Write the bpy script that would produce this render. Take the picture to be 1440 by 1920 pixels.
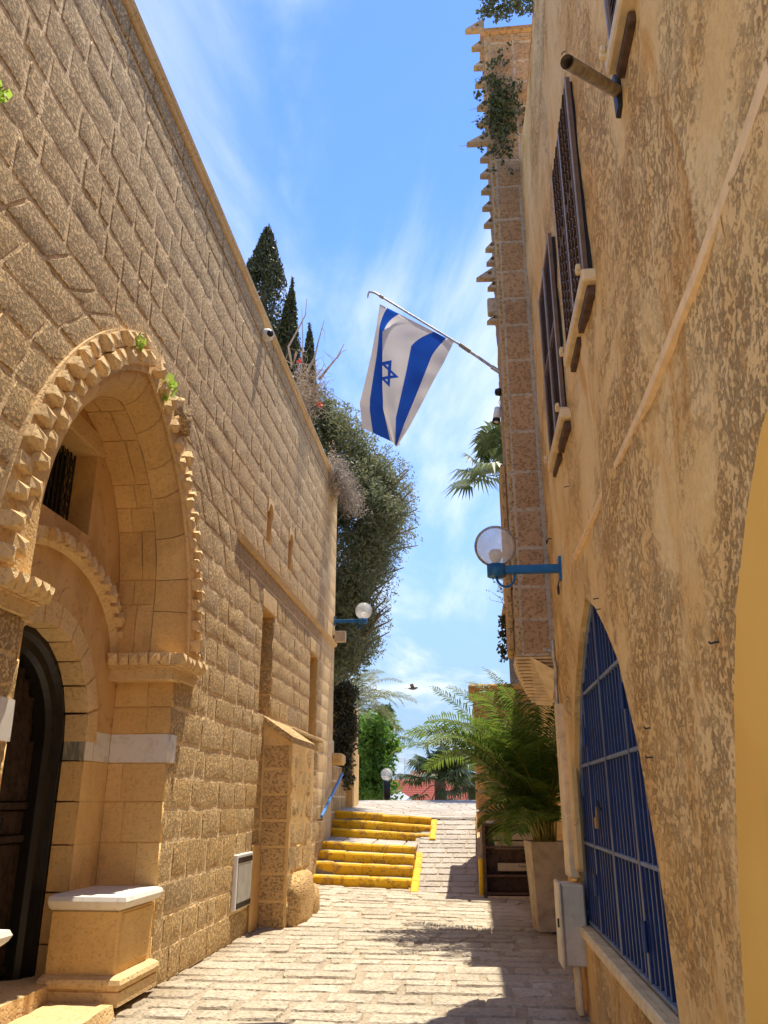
import bpy, math, random
import numpy as np
from mathutils import Vector, Matrix, noise as mn
for o in list(bpy.data.objects): bpy.data.objects.remove(o)
S = bpy.context.scene
COL = S.collection
rnd = random.Random(7)
R = math.radians
# ------------------------------------------------------------------ camera
FPX, VX, VY = 1540., 885., 1503.           # focal length in photo pixels, vanishing point of the alley
PITCH = math.atan((VY-960)/FPX); YAW = math.atan((VX-720)*math.cos(PITCH)/FPX)
CAMZ = 1.5
cam = bpy.data.objects.new('camera', bpy.data.cameras.new('camera')); COL.objects.link(cam)
cam.location = (0, 0, CAMZ); cam.rotation_euler = (R(90)+PITCH, 0, YAW)
cam.data.sensor_fit = 'VERTICAL'; cam.data.sensor_height = 24; cam.data.lens = 24*FPX/1920
cam.data.clip_end = 3000; cam.data.clip_start = .05
S.camera = cam
# ------------------------------------------------------------------ sky, sun, exposure
SUN = Vector((.138, .235, 1)).normalized()
W = bpy.data.worlds.new('World'); S.world = W; W.use_nodes = True
nt = W.node_tree; N = nt.nodes; L = nt.links
for n in list(N): N.remove(n)
def wn(t, **k):
    n = N.new(t)
    for a, b in k.items(): setattr(n, a, b)
    return n
out = wn('ShaderNodeOutputWorld'); bg = wn('ShaderNodeBackground'); bg.inputs[1].default_value = .135
sky = wn('ShaderNodeTexSky', sky_type='NISHITA', sun_disc=False, sun_elevation=math.asin(SUN.z), sun_rotation=math.atan2(SUN.x, SUN.y), altitude=30, air_density=.85, dust_density=.05, ozone_density=2.6)
tc = wn('ShaderNodeTexCoord'); sp = wn('ShaderNodeSeparateXYZ'); L.new(tc.outputs['Generated'], sp.inputs[0])
za = wn('ShaderNodeMath', operation='ADD'); za.inputs[1].default_value = .12; L.new(sp.outputs[2], za.inputs[0])
zm = wn('ShaderNodeMath', operation='MAXIMUM'); zm.inputs[1].default_value = .06; L.new(za.outputs[0], zm.inputs[0])
dx = wn('ShaderNodeMath', operation='DIVIDE'); L.new(sp.outputs[0], dx.inputs[0]); L.new(zm.outputs[0], dx.inputs[1])
dy = wn('ShaderNodeMath', operation='DIVIDE'); L.new(sp.outputs[1], dy.inputs[0]); L.new(zm.outputs[0], dy.inputs[1])
cb = wn('ShaderNodeCombineXYZ'); L.new(dx.outputs[0], cb.inputs[0]); L.new(dy.outputs[0], cb.inputs[1])
def cloud(loc, rot, scale, nscale, lo, hi, dist=.6, detail=9):
    mp = wn('ShaderNodeMapping'); mp.inputs['Location'].default_value = loc; mp.inputs['Rotation'].default_value = (0, 0, R(rot)); mp.inputs['Scale'].default_value = scale
    L.new(cb.outputs[0], mp.inputs[0])
    nz = wn('ShaderNodeTexNoise'); nz.inputs['Scale'].default_value = nscale; nz.inputs['Detail'].default_value = detail; nz.inputs['Roughness'].default_value = .58; nz.inputs['Distortion'].default_value = dist
    L.new(mp.outputs[0], nz.inputs['Vector'])
    mr = wn('ShaderNodeMapRange', interpolation_type='SMOOTHSTEP'); mr.inputs[1].default_value = lo; mr.inputs[2].default_value = hi
    L.new(nz.outputs[0], mr.inputs[0]); return mr.outputs[0]
c1 = cloud((14.8334, 18.8161, 0), 38, (1, .28, 1), 1.6, .47, .80)
c2 = cloud((14.9481, 18.1629, 0), -30, (.8, .6, 1), 1.5, .50, .78, .4)
mx = wn('ShaderNodeMath', operation='MAXIMUM'); L.new(c1, mx.inputs[0]); L.new(c2, mx.inputs[1])
mu = wn('ShaderNodeMath', operation='MULTIPLY'); mu.inputs[1].default_value = 1.0; L.new(mx.outputs[0], mu.inputs[0])
hs = wn('ShaderNodeHueSaturation'); hs.inputs['Hue'].default_value = .509; hs.inputs['Value'].default_value = 1.0; hs.inputs['Saturation'].default_value = 1.18; L.new(sky.outputs[0], hs.inputs['Color'])
hz = wn('ShaderNodeMapRange', interpolation_type='SMOOTHSTEP'); hz.inputs[1].default_value = .55; hz.inputs[2].default_value = .0; L.new(sp.outputs[2], hz.inputs[0])
hmix = wn('ShaderNodeMix', data_type='RGBA'); L.new(hz.outputs[0], hmix.inputs[0]); L.new(hs.outputs[0], hmix.inputs[6]); hmix.inputs[7].default_value = (1.2, 1.75, 2.45, 1)
mixc = wn('ShaderNodeMix', data_type='RGBA'); L.new(mu.outputs[0], mixc.inputs[0]); L.new(hmix.outputs[2], mixc.inputs[6]); mixc.inputs[7].default_value = (3.7, 3.8, 3.95, 1)
L.new(mixc.outputs[2], bg.inputs[0]); L.new(bg.outputs[0], out.inputs[0])
sl = bpy.data.lights.new('sun', 'SUN'); sl.energy = 2.9; sl.angle = R(.5); sl.color = (1, .925, .79)
so = bpy.data.objects.new('sun', sl); COL.objects.link(so); so.rotation_euler = SUN.to_track_quat('Z', 'Y').to_euler(); so.location = (0, 0, 40)
S.view_settings.view_transform = 'Standard'; S.view_settings.look = 'None'; S.view_settings.gamma = 1; S.view_settings.exposure = 1.42
S.render.engine = 'CYCLES'
S.cycles.max_bounces = 9; S.cycles.diffuse_bounces = 7; S.cycles.transparent_max_bounces = 12
# ------------------------------------------------------------------ helpers: pixel of the photo -> point in the place
_p, _s = PITCH, YAW
cF = np.array([-math.sin(_s)*math.cos(_p), math.cos(_s)*math.cos(_p), math.sin(_p)]); cR = np.array([math.cos(_s), math.sin(_s), 0]); cU = np.cross(cR, cF)
def ray(x, y): return cF+(x-720)/FPX*cR+(960-y)/FPX*cU
def onx(x, y, X): d = ray(x, y); return Vector(d*X/d[0])+Vector((0, 0, CAMZ))
def ony(x, y, Y): d = ray(x, y); return Vector(d*Y/d[1])+Vector((0, 0, CAMZ))
def onz(x, y, z): d = ray(x, y); return Vector(d*(z-CAMZ)/d[2])+Vector((0, 0, CAMZ))
def pix(P): v = np.array(P)-np.array((0, 0, CAMZ)); z = v@cF; return 720+FPX*(v@cR)/z, 960-FPX*(v@cU)/z
# ------------------------------------------------------------------ mesh builder
class MB:
    def __init__(s): s.v = []; s.f = []; s.t = []; s.sm = []
    def add(s, vs, fs, tone=.5, smooth=False):
        b = len(s.v); s.v += [tuple(v) for v in vs]
        for f in fs: s.f.append(tuple(i+b for i in f)); s.t.append(tone); s.sm.append(smooth)
        return s
    def box(s, a, b, tone=.5, M=None, bev=0):
        x0, y0, z0 = [min(p, q) for p, q in zip(a, b)]; x1, y1, z1 = [max(p, q) for p, q in zip(a, b)]
        if bev <= 0:
            vs = [Vector(c) for c in ((x0,y0,z0),(x1,y0,z0),(x1,y1,z0),(x0,y1,z0),(x0,y0,z1),(x1,y0,z1),(x1,y1,z1),(x0,y1,z1))]
            fs = [(0,3,2,1),(4,5,6,7),(0,1,5,4),(1,2,6,5),(2,3,7,6),(3,0,4,7)]
        else:
            e = min(bev, (x1-x0)*.45, (y1-y0)*.45, (z1-z0)*.45); vs = []; idx = {}
            for i in (0, 1):
                for j in (0, 1):
                    for k in (0, 1):
                        c = ((x0, x1)[i], (y0, y1)[j], (z0, z1)[k]); d = (1-2*i, 1-2*j, 1-2*k)
                        for ax in range(3):
                            p = [c[q]+(0 if q == ax else d[q]*e) for q in range(3)]
                            idx[i, j, k, ax] = len(vs); vs.append(Vector(p))
            fs = []
            for ax in range(3):
                o1, o2 = [(1, 2), (0, 2), (0, 1)][ax]
                for sgn in (0, 1):
                    q = []
                    for u, w in ((0,0),(1,0),(1,1),(0,1)):
                        t = [0, 0, 0]; t[ax] = sgn; t[o1] = u; t[o2] = w; q.append(idx[t[0], t[1], t[2], ax])
                    fs.append(tuple(q))
                for u in (0, 1):
                    for w in (0, 1):
                        t0 = [0, 0, 0]; t1 = [0, 0, 0]; t0[o1] = t1[o1] = u; t0[o2] = t1[o2] = w; t1[ax] = 1
                        fs.append((idx[t0[0], t0[1], t0[2], o1], idx[t1[0], t1[1], t1[2], o1], idx[t1[0], t1[1], t1[2], o2], idx[t0[0], t0[1], t0[2], o2]))
            for i in (0, 1):
                for j in (0, 1):
                    for k in (0, 1): fs.append((idx[i,j,k,0], idx[i,j,k,1], idx[i,j,k,2]))
        if M is not None: vs = [M @ v for v in vs]
        return s.add(vs, fs, tone)
    def prism(s, poly, d, tone=.5):                       # polygon of 3d points pushed along vector d
        n = len(poly); P = [Vector(p) for p in poly]; d = Vector(d)
        fs = [tuple(range(n-1, -1, -1)), tuple(range(n, 2*n))]+[(i, (i+1) % n, n+(i+1) % n, n+i) for i in range(n)]
        return s.add(P+[p+d for p in P], fs, tone)
    def tube(s, pts, r, k=8, tone=.5, cap=True):
        P = [Vector(p) for p in pts]; n = len(P); vs = []; up = None
        for i, p in enumerate(P):
            t = (P[min(i+1, n-1)]-P[max(i-1, 0)]).normalized()
            if up is None: up = t.orthogonal().normalized()
            up = (up-t*up.dot(t)); up = up.normalized() if up.length > 1e-6 else t.orthogonal().normalized()
            b = t.cross(up); rr = r[i] if isinstance(r, (list, tuple)) else r
            for j in range(k):
                a = 2*math.pi*j/k; vs.append(p+(up*math.cos(a)+b*math.sin(a))*rr)
        fs = [(i*k+j, i*k+(j+1) % k, (i+1)*k+(j+1) % k, (i+1)*k+j) for i in range(n-1) for j in range(k)]
        s.add(vs, fs, tone, True)
        if cap: s.add(vs[:k], [tuple(range(k-1, -1, -1))], tone); s.add(vs[-k:], [tuple(range(k))], tone)
        return s
    def lathe(s, prof, c, k=24, tone=.5, axis=None):      # profile (radius, height) turned about z at c
        vs = []; M = axis.to_track_quat('Z', 'Y').to_matrix() if axis is not None else Matrix.Identity(3); c = Vector(c)
        for r, z in prof:
            for j in range(k): a = 2*math.pi*j/k; vs.append(c+M @ Vector((r*math.cos(a), r*math.sin(a), z)))
        fs = [(i*k+j, i*k+(j+1) % k, (i+1)*k+(j+1) % k, (i+1)*k+j) for i in range(len(prof)-1) for j in range(k)]
        return s.add(vs, fs, tone, True)
    def grid(s, fn, nu, nv, tone=.5, smooth=True):
        vs = [fn(i/nu, j/nv) for j in range(nv+1) for i in range(nu+1)]
        fs = [(j*(nu+1)+i, j*(nu+1)+i+1, (j+1)*(nu+1)+i+1, (j+1)*(nu+1)+i) for j in range(nv) for i in range(nu)]
        return s.add(vs, fs, tone, smooth)
    def patch(s, c, n, nu=5, nv=3, proud=.02, cham=.012, amp=.008, freq=6, tone=.5, back=.03, jit=.004, seed=0):
        """a dressed block face: corners c (bl,br,tr,tl) on the base plane, n the way it faces; rough front, chamfered rim"""
        c = [Vector(p) for p in c]; n = Vector(n); nu = max(1, nu); nv = max(1, nv); sd = Vector((seed*3.7, seed*1.3, seed*2.1))
        def q(u, v): return (c[0]*(1-u)+c[1]*u)*(1-v)+(c[3]*(1-u)+c[2]*u)*v
        lu = max((c[1]-c[0]).length, (c[2]-c[3]).length, .01); lv = max((c[3]-c[0]).length, (c[2]-c[1]).length, .01)
        cu = min(.4, cham/lu); cv = min(.4, cham/lv); vs = []
        for j in range(nv+1):
            for i in range(nu+1):
                u = cu+(1-2*cu)*i/nu; v = cv+(1-2*cv)*j/nv; p = q(u, v)
                h = proud+amp*mn.noise((p+sd)*freq)*1.6+amp*.6*mn.noise((p-sd)*freq*2.7)
                eu = min(i, nu-i); ev = min(j, nv-j)
                if eu == 0 or ev == 0:
                    h -= cham*.35; p = p+(c[1]-c[0]).normalized()*mn.noise((p+sd)*9)*jit*1.5+(c[3]-c[0]).normalized()*mn.noise((p-sd)*9)*jit*1.5
                vs.append(p+n*h)
        W1 = nu+1; fs = [(j*W1+i, j*W1+i+1, (j+1)*W1+i+1, (j+1)*W1+i) for j in range(nv) for i in range(nu)]
        rim = [i for i in range(nu)]+[j*W1+nu for j in range(nv)]+[nv*W1+nu-i for i in range(nu)]+[(nv-j)*W1 for j in range(nv)]
        m = len(vs); uv = [(i/nu, 0) for i in range(nu)]+[(1, j/nv) for j in range(nv)]+[(1-i/nu, 1) for i in range(nu)]+[(0, 1-j/nv) for j in range(nv)]
        for (u, v) in uv: vs.append(q(u, v)-n*back)
        k = len(rim); b0 = len(vs); vs += [vs[i].copy() for i in rim]; fs += [(b0+a, m+a, m+(a+1) % k, b0+(a+1) % k) for a in range(k)]
        # keep faces turned to n
        a, b, d = vs[fs[0][0]], vs[fs[0][1]], vs[fs[0][2]]
        if (b-a).cross(d-a).dot(n) < 0: fs = [f[::-1] for f in fs]
        return s.add(vs, fs, tone, True)
    def build(s, name, mat, parent=None, **kw):
        me = bpy.data.meshes.new(name); me.from_pydata(s.v, [], s.f)
        at = me.attributes.new('tone', 'FLOAT', 'FACE'); at.data.foreach_set('value', s.t)
        me.polygons.foreach_set('use_smooth', s.sm); me.materials.append(mat); me.update()
        o = bpy.data.objects.new(name, me); COL.objects.link(o)
        if parent is not None:
            o.parent = parent
            if parent.type == 'EMPTY': o.matrix_parent_inverse = Matrix.Translation(-parent.location)
        tag(o, **kw); return o
def tag(o, label=None, cat=None, group=None, kind=None):
    if label: o['label'] = label
    if cat: o['category'] = cat
    if group: o['group'] = group
    if kind: o['kind'] = kind
    return o
def thing(name, label, cat, loc=(0, 0, 0), group=None):
    o = bpy.data.objects.new(name, None); COL.objects.link(o); o.location = loc; o.empty_display_size = .1
    return tag(o, label, cat, group)
def copy_tree(o, parent=None):
    c = o.copy(); COL.objects.link(c)
    if parent is not None: c.parent = parent
    for ch in list(o.children): copy_tree(ch, c)
    return c
def inst(src, name, M, parent):                            # a copy sharing mesh data, placed by matrix under parent
    o = bpy.data.objects.new(name, src); COL.objects.link(o); o.parent = parent
    if parent.type == 'EMPTY': o.matrix_parent_inverse = Matrix.Translation(-parent.location)
    o.matrix_basis = M; return o
# ------------------------------------------------------------------ materials
def mat(name, fn, disp=None):
    m = bpy.data.materials.new(name); m.use_nodes = True; t = m.node_tree; p = t.nodes['Principled BSDF']
    class G: pass
    g = G(); g.t = t; g.p = p
    def nd(ty, **k):
        n = t.nodes.new(ty)
        for a, b in k.items(): setattr(n, a, b)
        return n
    g.nd = nd; g.ln = t.links.new
    tcn = nd('ShaderNodeTexCoord'); g.co = tcn.outputs['Object']; g.uv = tcn.outputs['UV']
    def mapped(scale, rot=(0, 0, 0)):
        mp = nd('ShaderNodeMapping'); mp.inputs['Scale'].default_value = scale; mp.inputs['Rotation'].default_value = rot; g.ln(g.co, mp.inputs[0]); return mp.outputs[0]
    g.mapped = mapped
    def nz(scale, detail=5, rough=.55, vec=None, dist=0):
        n = nd('ShaderNodeTexNoise'); n.inputs['Scale'].default_value = scale; n.inputs['Detail'].default_value = detail; n.inputs['Roughness'].default_value = rough; n.inputs['Distortion'].default_value = dist
        g.ln(vec or g.co, n.inputs['Vector']); return n.outputs[0]
    g.nz = nz
    def vor(scale, vec=None, feature='F1', rnd=1):
        n = nd('ShaderNodeTexVoronoi', feature=feature); n.inputs['Scale'].default_value = scale; n.inputs['Randomness'].default_value = rnd
        g.ln(vec or g.co, n.inputs['Vector']); return n.outputs[0]
    g.vor = vor
    def math_(op, a, b=None, clamp=False):
        n = nd('ShaderNodeMath', operation=op, use_clamp=clamp)
        for i, x in enumerate((a, b)):
            if x is None: continue
            if isinstance(x, (int, float)): n.inputs[i].default_value = x
            else: g.ln(x, n.inputs[i])
        return n.outputs[0]
    g.m = math_
    def ss(x, lo, hi, a=0., b=1.):
        n = nd('ShaderNodeMapRange', interpolation_type='SMOOTHSTEP'); g.ln(x, n.inputs[0])
        for i, q in zip((1, 2, 3, 4), (lo, hi, a, b)): n.inputs[i].default_value = q
        return n.outputs[0]
    g.ss = ss
    def mix(f, a, b, blend='MIX'):
        n = nd('ShaderNodeMix', data_type='RGBA', blend_type=blend)
        if isinstance(f, (int, float)): n.inputs[0].default_value = f
        else: g.ln(f, n.inputs[0])
        for i, x in ((6, a), (7, b)):
            if isinstance(x, tuple): n.inputs[i].default_value = (*x, 1)
            else: g.ln(x, n.inputs[i])
        return n.outputs[2]
    g.mix = mix
    def attr(nm='tone'):
        n = nd('ShaderNodeAttribute', attribute_name=nm); return n.outputs['Fac']
    g.attr = attr
    def bump(h, strength=1, dist=.01, prev=None):
        n = nd('ShaderNodeBump'); n.inputs['Strength'].default_value = strength; n.inputs['Distance'].default_value = dist; g.ln(h, n.inputs['Height'])
        if prev is not None: g.ln(prev, n.inputs['Normal'])
        return n.outputs[0]
    g.bump = bump
    def color(c):
        if isinstance(c, tuple): p.inputs['Base Color'].default_value = (*c, 1)
        else: g.ln(c, p.inputs['Base Color'])
    g.color = color
    def sep(): n = nd('ShaderNodeSeparateXYZ'); g.ln(g.co, n.inputs[0]); return n.outputs
    g.sep = sep
    p.inputs['Roughness'].default_value = .85; p.inputs['Specular IOR Level'].default_value = .25
    fn(g); return m
def stone_mat(name, ca, cb_, cdark, relief=.02, pit=.5, fine=60, grey=None, rough=.9):
    def f(g):
        t = g.attr(); big = g.nz(.9, 4, .6); mid = g.nz(5, 6, .6); fin = g.nz(fine, 4, .7)
        c = g.mix(g.ss(t, 0, 1), ca, cb_)
        if grey: c = g.mix(g.ss(t, .80, .9, 0, .7), c, (.50, .36, .215)); c = g.mix(g.ss(t, .16, .1, 0, .5), c, (.72, .42, .12))
        c = g.mix(g.m('MULTIPLY', g.ss(big, .42, .68), .55), c, tuple(x*.74 for x in cb_))
        if grey:
            z = g.sep()[2]; zz = g.ss(g.m('ADD', z, g.m('MULTIPLY', g.m('SUBTRACT', big, .5), 5.)), 2.0, 6.0)
            c = g.mix(g.m('MULTIPLY', zz, .62), c, grey)
        pits = g.vor(26, g.mapped((1, 1, 1.5))); pits2 = g.nz(34, 5, .65, g.mapped((1, 1, .7)))
        if grey: pits2 = g.nz(38, 6, .72, g.mapped((1, 1, .85)))
        cav = g.ss(g.m('ADD', g.m('MULTIPLY', pits2, .75 if not grey else 1.), g.m('MULTIPLY', pits, .45 if not grey else .2)), .34 if not grey else .50, .62 if not grey else .66)
        c = g.mix(g.m('MULTIPLY', g.m('SUBTRACT', 1., cav), pit), c, cdark)
        c = g.mix(g.ss(mid, .56, .8, 0, .45), c, cdark)
        c = g.mix(g.ss(fin, .35, .7, 0, .25), c, tuple(min(1, x*1.25) for x in ca))
        if name == 'worn_paving_stone':
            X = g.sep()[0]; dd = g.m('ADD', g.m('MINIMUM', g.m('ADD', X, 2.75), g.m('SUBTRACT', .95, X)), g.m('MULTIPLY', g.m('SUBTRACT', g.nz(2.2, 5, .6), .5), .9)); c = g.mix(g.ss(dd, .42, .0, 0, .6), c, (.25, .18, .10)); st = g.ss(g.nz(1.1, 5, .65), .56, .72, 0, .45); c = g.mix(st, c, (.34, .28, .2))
        if name == 'dressed_limestone': c = g.mix(g.ss(g.nz(2.3, 7, .65, g.mapped((1, 1, .5))), .52, .70, 0, .6), c, (.44, .27, .105))
        g.color(c); g.p.inputs['Roughness'].default_value = rough
        h = g.m('ADD', g.m('MULTIPLY', cav, 1.), g.m('MULTIPLY', mid, 1.3)); h = g.m('ADD', h, g.m('MULTIPLY', fin, .35))
        g.ln(g.bump(h, 1, relief), g.p.inputs['Normal'])
    return mat(name, f)
M = {}
M['rubble'] = stone_mat('rough_limestone', (.83, .585, .285), (.73, .475, .195), (.34, .21, .085), .012, .70, 100, grey=(.70, .495, .27))
M['ashlar'] = stone_mat('dressed_limestone', (.76, .50, .20), (.68, .42, .15), (.40, .225, .07), .004, .22, 40)
M['ashlar_pale'] = stone_mat('pale_dressed_limestone', (.76, .55, .28), (.70, .475, .215), (.43, .265, .11), .006, .3, 40)
M['mortar'] = stone_mat('pale_lime_mortar', (.80, .60, .34), (.73, .53, .285), (.52, .35, .17), .010, .35, 60)
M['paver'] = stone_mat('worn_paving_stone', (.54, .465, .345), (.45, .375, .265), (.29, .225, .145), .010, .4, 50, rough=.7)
M['grout'] = stone_mat('grey_paving_grout', (.42, .345, .24), (.36, .29, .20), (.24, .185, .12), .008, .4, 60)
M['ramp_stone'] = stone_mat('chiselled_ramp_stone', (.48, .42, .345), (.40, .345, .275), (.25, .21, .165), .009, .45, 50)
M['sandstone'] = stone_mat('brown_sandstone', (.50, .32, .17), (.44, .27, .135), (.23, .135, .06), .010, .5, 60)
M['far_stone'] = stone_mat('ochre_rubble_block', (.62, .40, .17), (.52, .32, .125), (.24, .135, .045), .016, .55, 50)
M['marble'] = mat('white_marble', lambda g: (g.color(g.mix(g.ss(g.nz(7, 6, .6, None, 1.5), .5, .75), (.74, .69, .60), (.58, .50, .41))), g.p.inputs['Roughness'].__setattr__('default_value', .45)))
M['dark_marble'] = mat('veined_green_marble', lambda g: g.color(g.mix(g.ss(g.nz(6, 6, .6, g.mapped((3, 3, .6)), 1), .45, .6), (.20, .19, .15), (.42, .35, .24))))
def plaster(g):
    big = g.nz(.55, 5, .6); mid = g.nz(1.15, 9, .66, None, .8); fin = g.m('ADD', g.m('MULTIPLY', g.nz(27, 7, .72), .7), g.m('MULTIPLY', g.nz(7, 6, .65), .3)); pt = g.nz(46, 5, .7); drip = g.nz(2.6, 6, .6, g.mapped((1, 1, .22)))
    ero = g.ss(g.m('ADD', g.m('MULTIPLY', mid, .75), g.m('MULTIPLY', big, .45)), .54, .70)      # where the top coat has weathered away
    c = g.mix(g.ss(g.nz(1.3, 6, .6), .36, .64), (.82, .515, .19), (.85, .605, .275))
    c = g.mix(g.ss(drip, .50, .68, 0, .55), c, (.77, .43, .125))
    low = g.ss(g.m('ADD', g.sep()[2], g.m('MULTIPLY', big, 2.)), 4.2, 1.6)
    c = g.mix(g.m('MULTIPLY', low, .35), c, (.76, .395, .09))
    pits = g.m('MULTIPLY', g.ss(fin, .47, .58), g.m('ADD', g.m('MULTIPLY', ero, .75), .17)); patch = g.ss(g.nz(.75, 3, .5, g.mapped((1, 1.2, .8))), .55, .62)
    c = g.mix(g.m('MULTIPLY', ero, .45), c, (.72, .42, .145))
    c = g.mix(g.m('MULTIPLY', pits, .55), c, (.56, .265, .06)); c = g.mix(g.m('MULTIPLY', patch, .45), c, (.86, .61, .29)); smear = g.nz(2.4, 9, .68, g.mapped((1, 1, .4), (R(12), 0, 0)), 1.2); c = g.mix(g.ss(smear, .52, .68, 0, .75), c, (.64, .30, .065))
    c = g.mix(g.ss(fin, .45, .30, 0, .4), c, (.86, .64, .33))
    c = g.mix(g.m('MULTIPLY', g.ss(pt, .60, .72), g.m('ADD', g.m('MULTIPLY', ero, .35), .10)), c, (.45, .20, .04))
    g.color(c)
    h = g.m('ADD', g.m('MULTIPLY', mid, 1.6), g.m('MULTIPLY', pits, -.8)); h = g.m('ADD', h, g.m('MULTIPLY', smear, -.5)); h = g.m('ADD', h, g.m('MULTIPLY', pt, .3)); h = g.m('ADD', h, g.m('MULTIPLY', fin, .5))
    g.ln(g.bump(h, 1, .016), g.p.inputs['Normal'])
M['plaster'] = mat('weathered_ochre_plaster', plaster)
def smoothp(g):
    c = g.mix(g.ss(g.nz(1.6, 5), .35, .7), (.80, .455, .095), (.74, .40, .075)); c = g.mix(g.ss(g.nz(4, 7, .65, g.mapped((1, 1, .2))), .56, .75, 0, .35), c, (.45, .25, .07)); g.color(c); g.ln(g.bump(g.nz(30, 4), .25, .004), g.p.inputs['Normal'])
M['smooth_plaster'] = mat('smooth_yellow_ochre_plaster', smoothp)
def tymp(g):
    n1 = g.nz(2.2, 6, .6, g.mapped((1, 1, .6))); c = g.mix(g.ss(n1, .38, .66), (.66, .42, .175), (.54, .315, .11)); g.color(g.mix(g.ss(g.nz(12, 6), .56, .74, 0, .6), c, (.29, .18, .08)))
    g.ln(g.bump(g.m('ADD', n1, g.m('MULTIPLY', g.nz(20, 5), .3)), .7, .012), g.p.inputs['Normal'])
M['tympanum'] = mat('stained_plaster', tymp)
def yellow(g):
    n = g.nz(7, 6, .62); n2 = g.nz(28, 4); c = g.mix(g.attr(), (.84, .51, .018), (.76, .42, .012)); c = g.mix(g.ss(g.m('ADD', n, g.m('MULTIPLY', g.m('SUBTRACT', n2, .5), .25)), .53, .62, 0, .85), c, (.40, .22, .05)); g.color(c); g.p.inputs['Roughness'].default_value = .6
    g.ln(g.bump(g.m('ADD', n, g.m('MULTIPLY', n2, .4)), .7, .012), g.p.inputs['Normal'])
M['yellow'] = mat('chipped_yellow_paint', yellow)
def plain(name, c, rough=.6, metal=0, var=.12, bump=.0, nscale=9, spec=.35):
    def f(g):
        g.color(g.mix(g.ss(g.nz(nscale, 6, .62), .35, .7), tuple(min(1, x*(1+var)) for x in c), tuple(x*(1-var) for x in c))); g.p.inputs['Roughness'].default_value = rough; g.p.inputs['Metallic'].default_value = metal; g.p.inputs['Specular IOR Level'].default_value = spec
        if bump: g.ln(g.bump(g.nz(nscale*5, 5, .6), .6, bump), g.p.inputs['Normal'])
    return mat(name, f)
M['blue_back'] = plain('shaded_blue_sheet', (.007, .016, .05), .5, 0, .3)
M['blue'] = plain('dark_blue_gate_paint', (.012, .031, .098), .42, 0, .25, .001, 12, .5)
M['blue_edge'] = plain('dusty_blue_grey_rail', (.13, .16, .22), .55, 0, .25)
M['lamp_blue'] = plain('blue_lamp_paint', (.012, .12, .30), .35, 0, .15)
M['rail_blue'] = plain('light_blue_rail_paint', (.07, .22, .50), .4)
M['black'] = plain('black_paint', (.010, .009, .008), .4, 0, .3)
M['doorwood'] = plain('black_stained_wood', (.034, .021, .014), .6, 0, .5, .002, 14, .15)
M['iron'] = plain('dark_iron', (.03, .027, .025), .55, .3)
M['steel'] = plain('galvanised_steel', (.42, .40, .36), .45, .6, .3, .0015, 16)
M['grey_shutter'] = plain('brown_grey_shutter_paint', (.16, .10, .065), .6, 0, .18, 0, 9, .15)
M['shutter_edge'] = plain('pale_grey_metal_edge', (.36, .32, .29), .5, .2)
M['cream'] = plain('cream_enamelled_metal', (.62, .51, .345), .5, 0, .1)
M['conduit'] = plain('cream_painted_conduit', (.70, .52, .28), .6, 0, .15, .002)
M['white'] = plain('white_plastic', (.74, .72, .67), .45, 0, .06)
M['concrete'] = plain('sandy_concrete', (.47, .37, .235), .85, 0, .2, .004, 7)
M['soil'] = plain('dark_potting_soil', (.045, .03, .02), .95, 0, .4, .01, 20)
M['brownwood'] = plain('dark_brown_wood', (.085, .045, .026), .6, 0, .4, .003, 14)
M['beige'] = plain('beige_laminate', (.40, .32, .22), .6, 0, .1)
M['terracotta'] = plain('red_roof_tile', (.52, .17, .11), .8, 0, .15, .006, 12)
M['redwall'] = plain('pale_red_plaster', (.62, .30, .22), .9)
M['beigewall'] = plain('tan_plaster', (.55, .38, .23), .9, 0, .06, 0, 1)
M['greyslate'] = plain('grey_slate', (.36, .37, .40), .7, 0, .1)
M['terrain'] = plain('dry_ground', (.34, .28, .2), .95, 0, .2, .02, 1.2)
M['bark'] = plain('grey_brown_bark', (.15, .105, .07), .9, 0, .3, .012, 10)
M['drywood'] = plain('dry_grey_twig', (.34, .27, .20), .9, 0, .25)
M['pipe'] = plain('weathered_grey_pipe', (.30, .255, .19), .6, .2, .35, .002, 16)
M['brass'] = plain('worn_brass', (.35, .22, .09), .45, .7)
def leafm(name, a, b, trans=.35, rough=.5):
    def f(g):
        c = g.mix(g.attr(), a, b); g.color(c); g.p.inputs['Roughness'].default_value = rough; g.p.inputs['Specular IOR Level'].default_value = .3
        tr = g.nd('ShaderNodeBsdfTranslucent'); g.ln(g.mix(.5, c, tuple(min(1, x*1.5) for x in b)), tr.inputs[0]); mx = g.nd('ShaderNodeMixShader'); mx.inputs[0].default_value = trans
        g.ln(g.p.outputs[0], mx.inputs[1]); g.ln(tr.outputs[0], mx.inputs[2]); g.ln(mx.outputs[0], g.t.nodes['Material Output'].inputs[0])
    return mat(name, f)
M['olive_leaf'] = leafm('grey_green_leaf', (.075, .095, .03), (.27, .28, .15), .3, .55)
M['cypress_leaf'] = leafm('cypress_foliage', (.022, .034, .013), (.075, .085, .032), .15)
M['palm_leaf'] = leafm('areca_leaf', (.04, .10, .014), (.17, .25, .035), .4, .5)
M['fan_leaf'] = leafm('fan_palm_leaf', (.03, .065, .018), (.12, .15, .05), .25)
M['dead_leaf'] = leafm('dead_palm_leaf', (.16, .13, .08), (.30, .25, .16), .2)
M['bright_leaf'] = leafm('bright_green_leaf', (.05, .12, .015), (.16, .28, .04), .45)
M['fig_leaf'] = leafm('yellow_green_fig_leaf', (.20, .36, .04), (.38, .52, .08), .45)
M['ivy_leaf'] = leafm('dark_ivy_leaf', (.022, .035, .012), (.09, .075, .035), .2)
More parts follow.
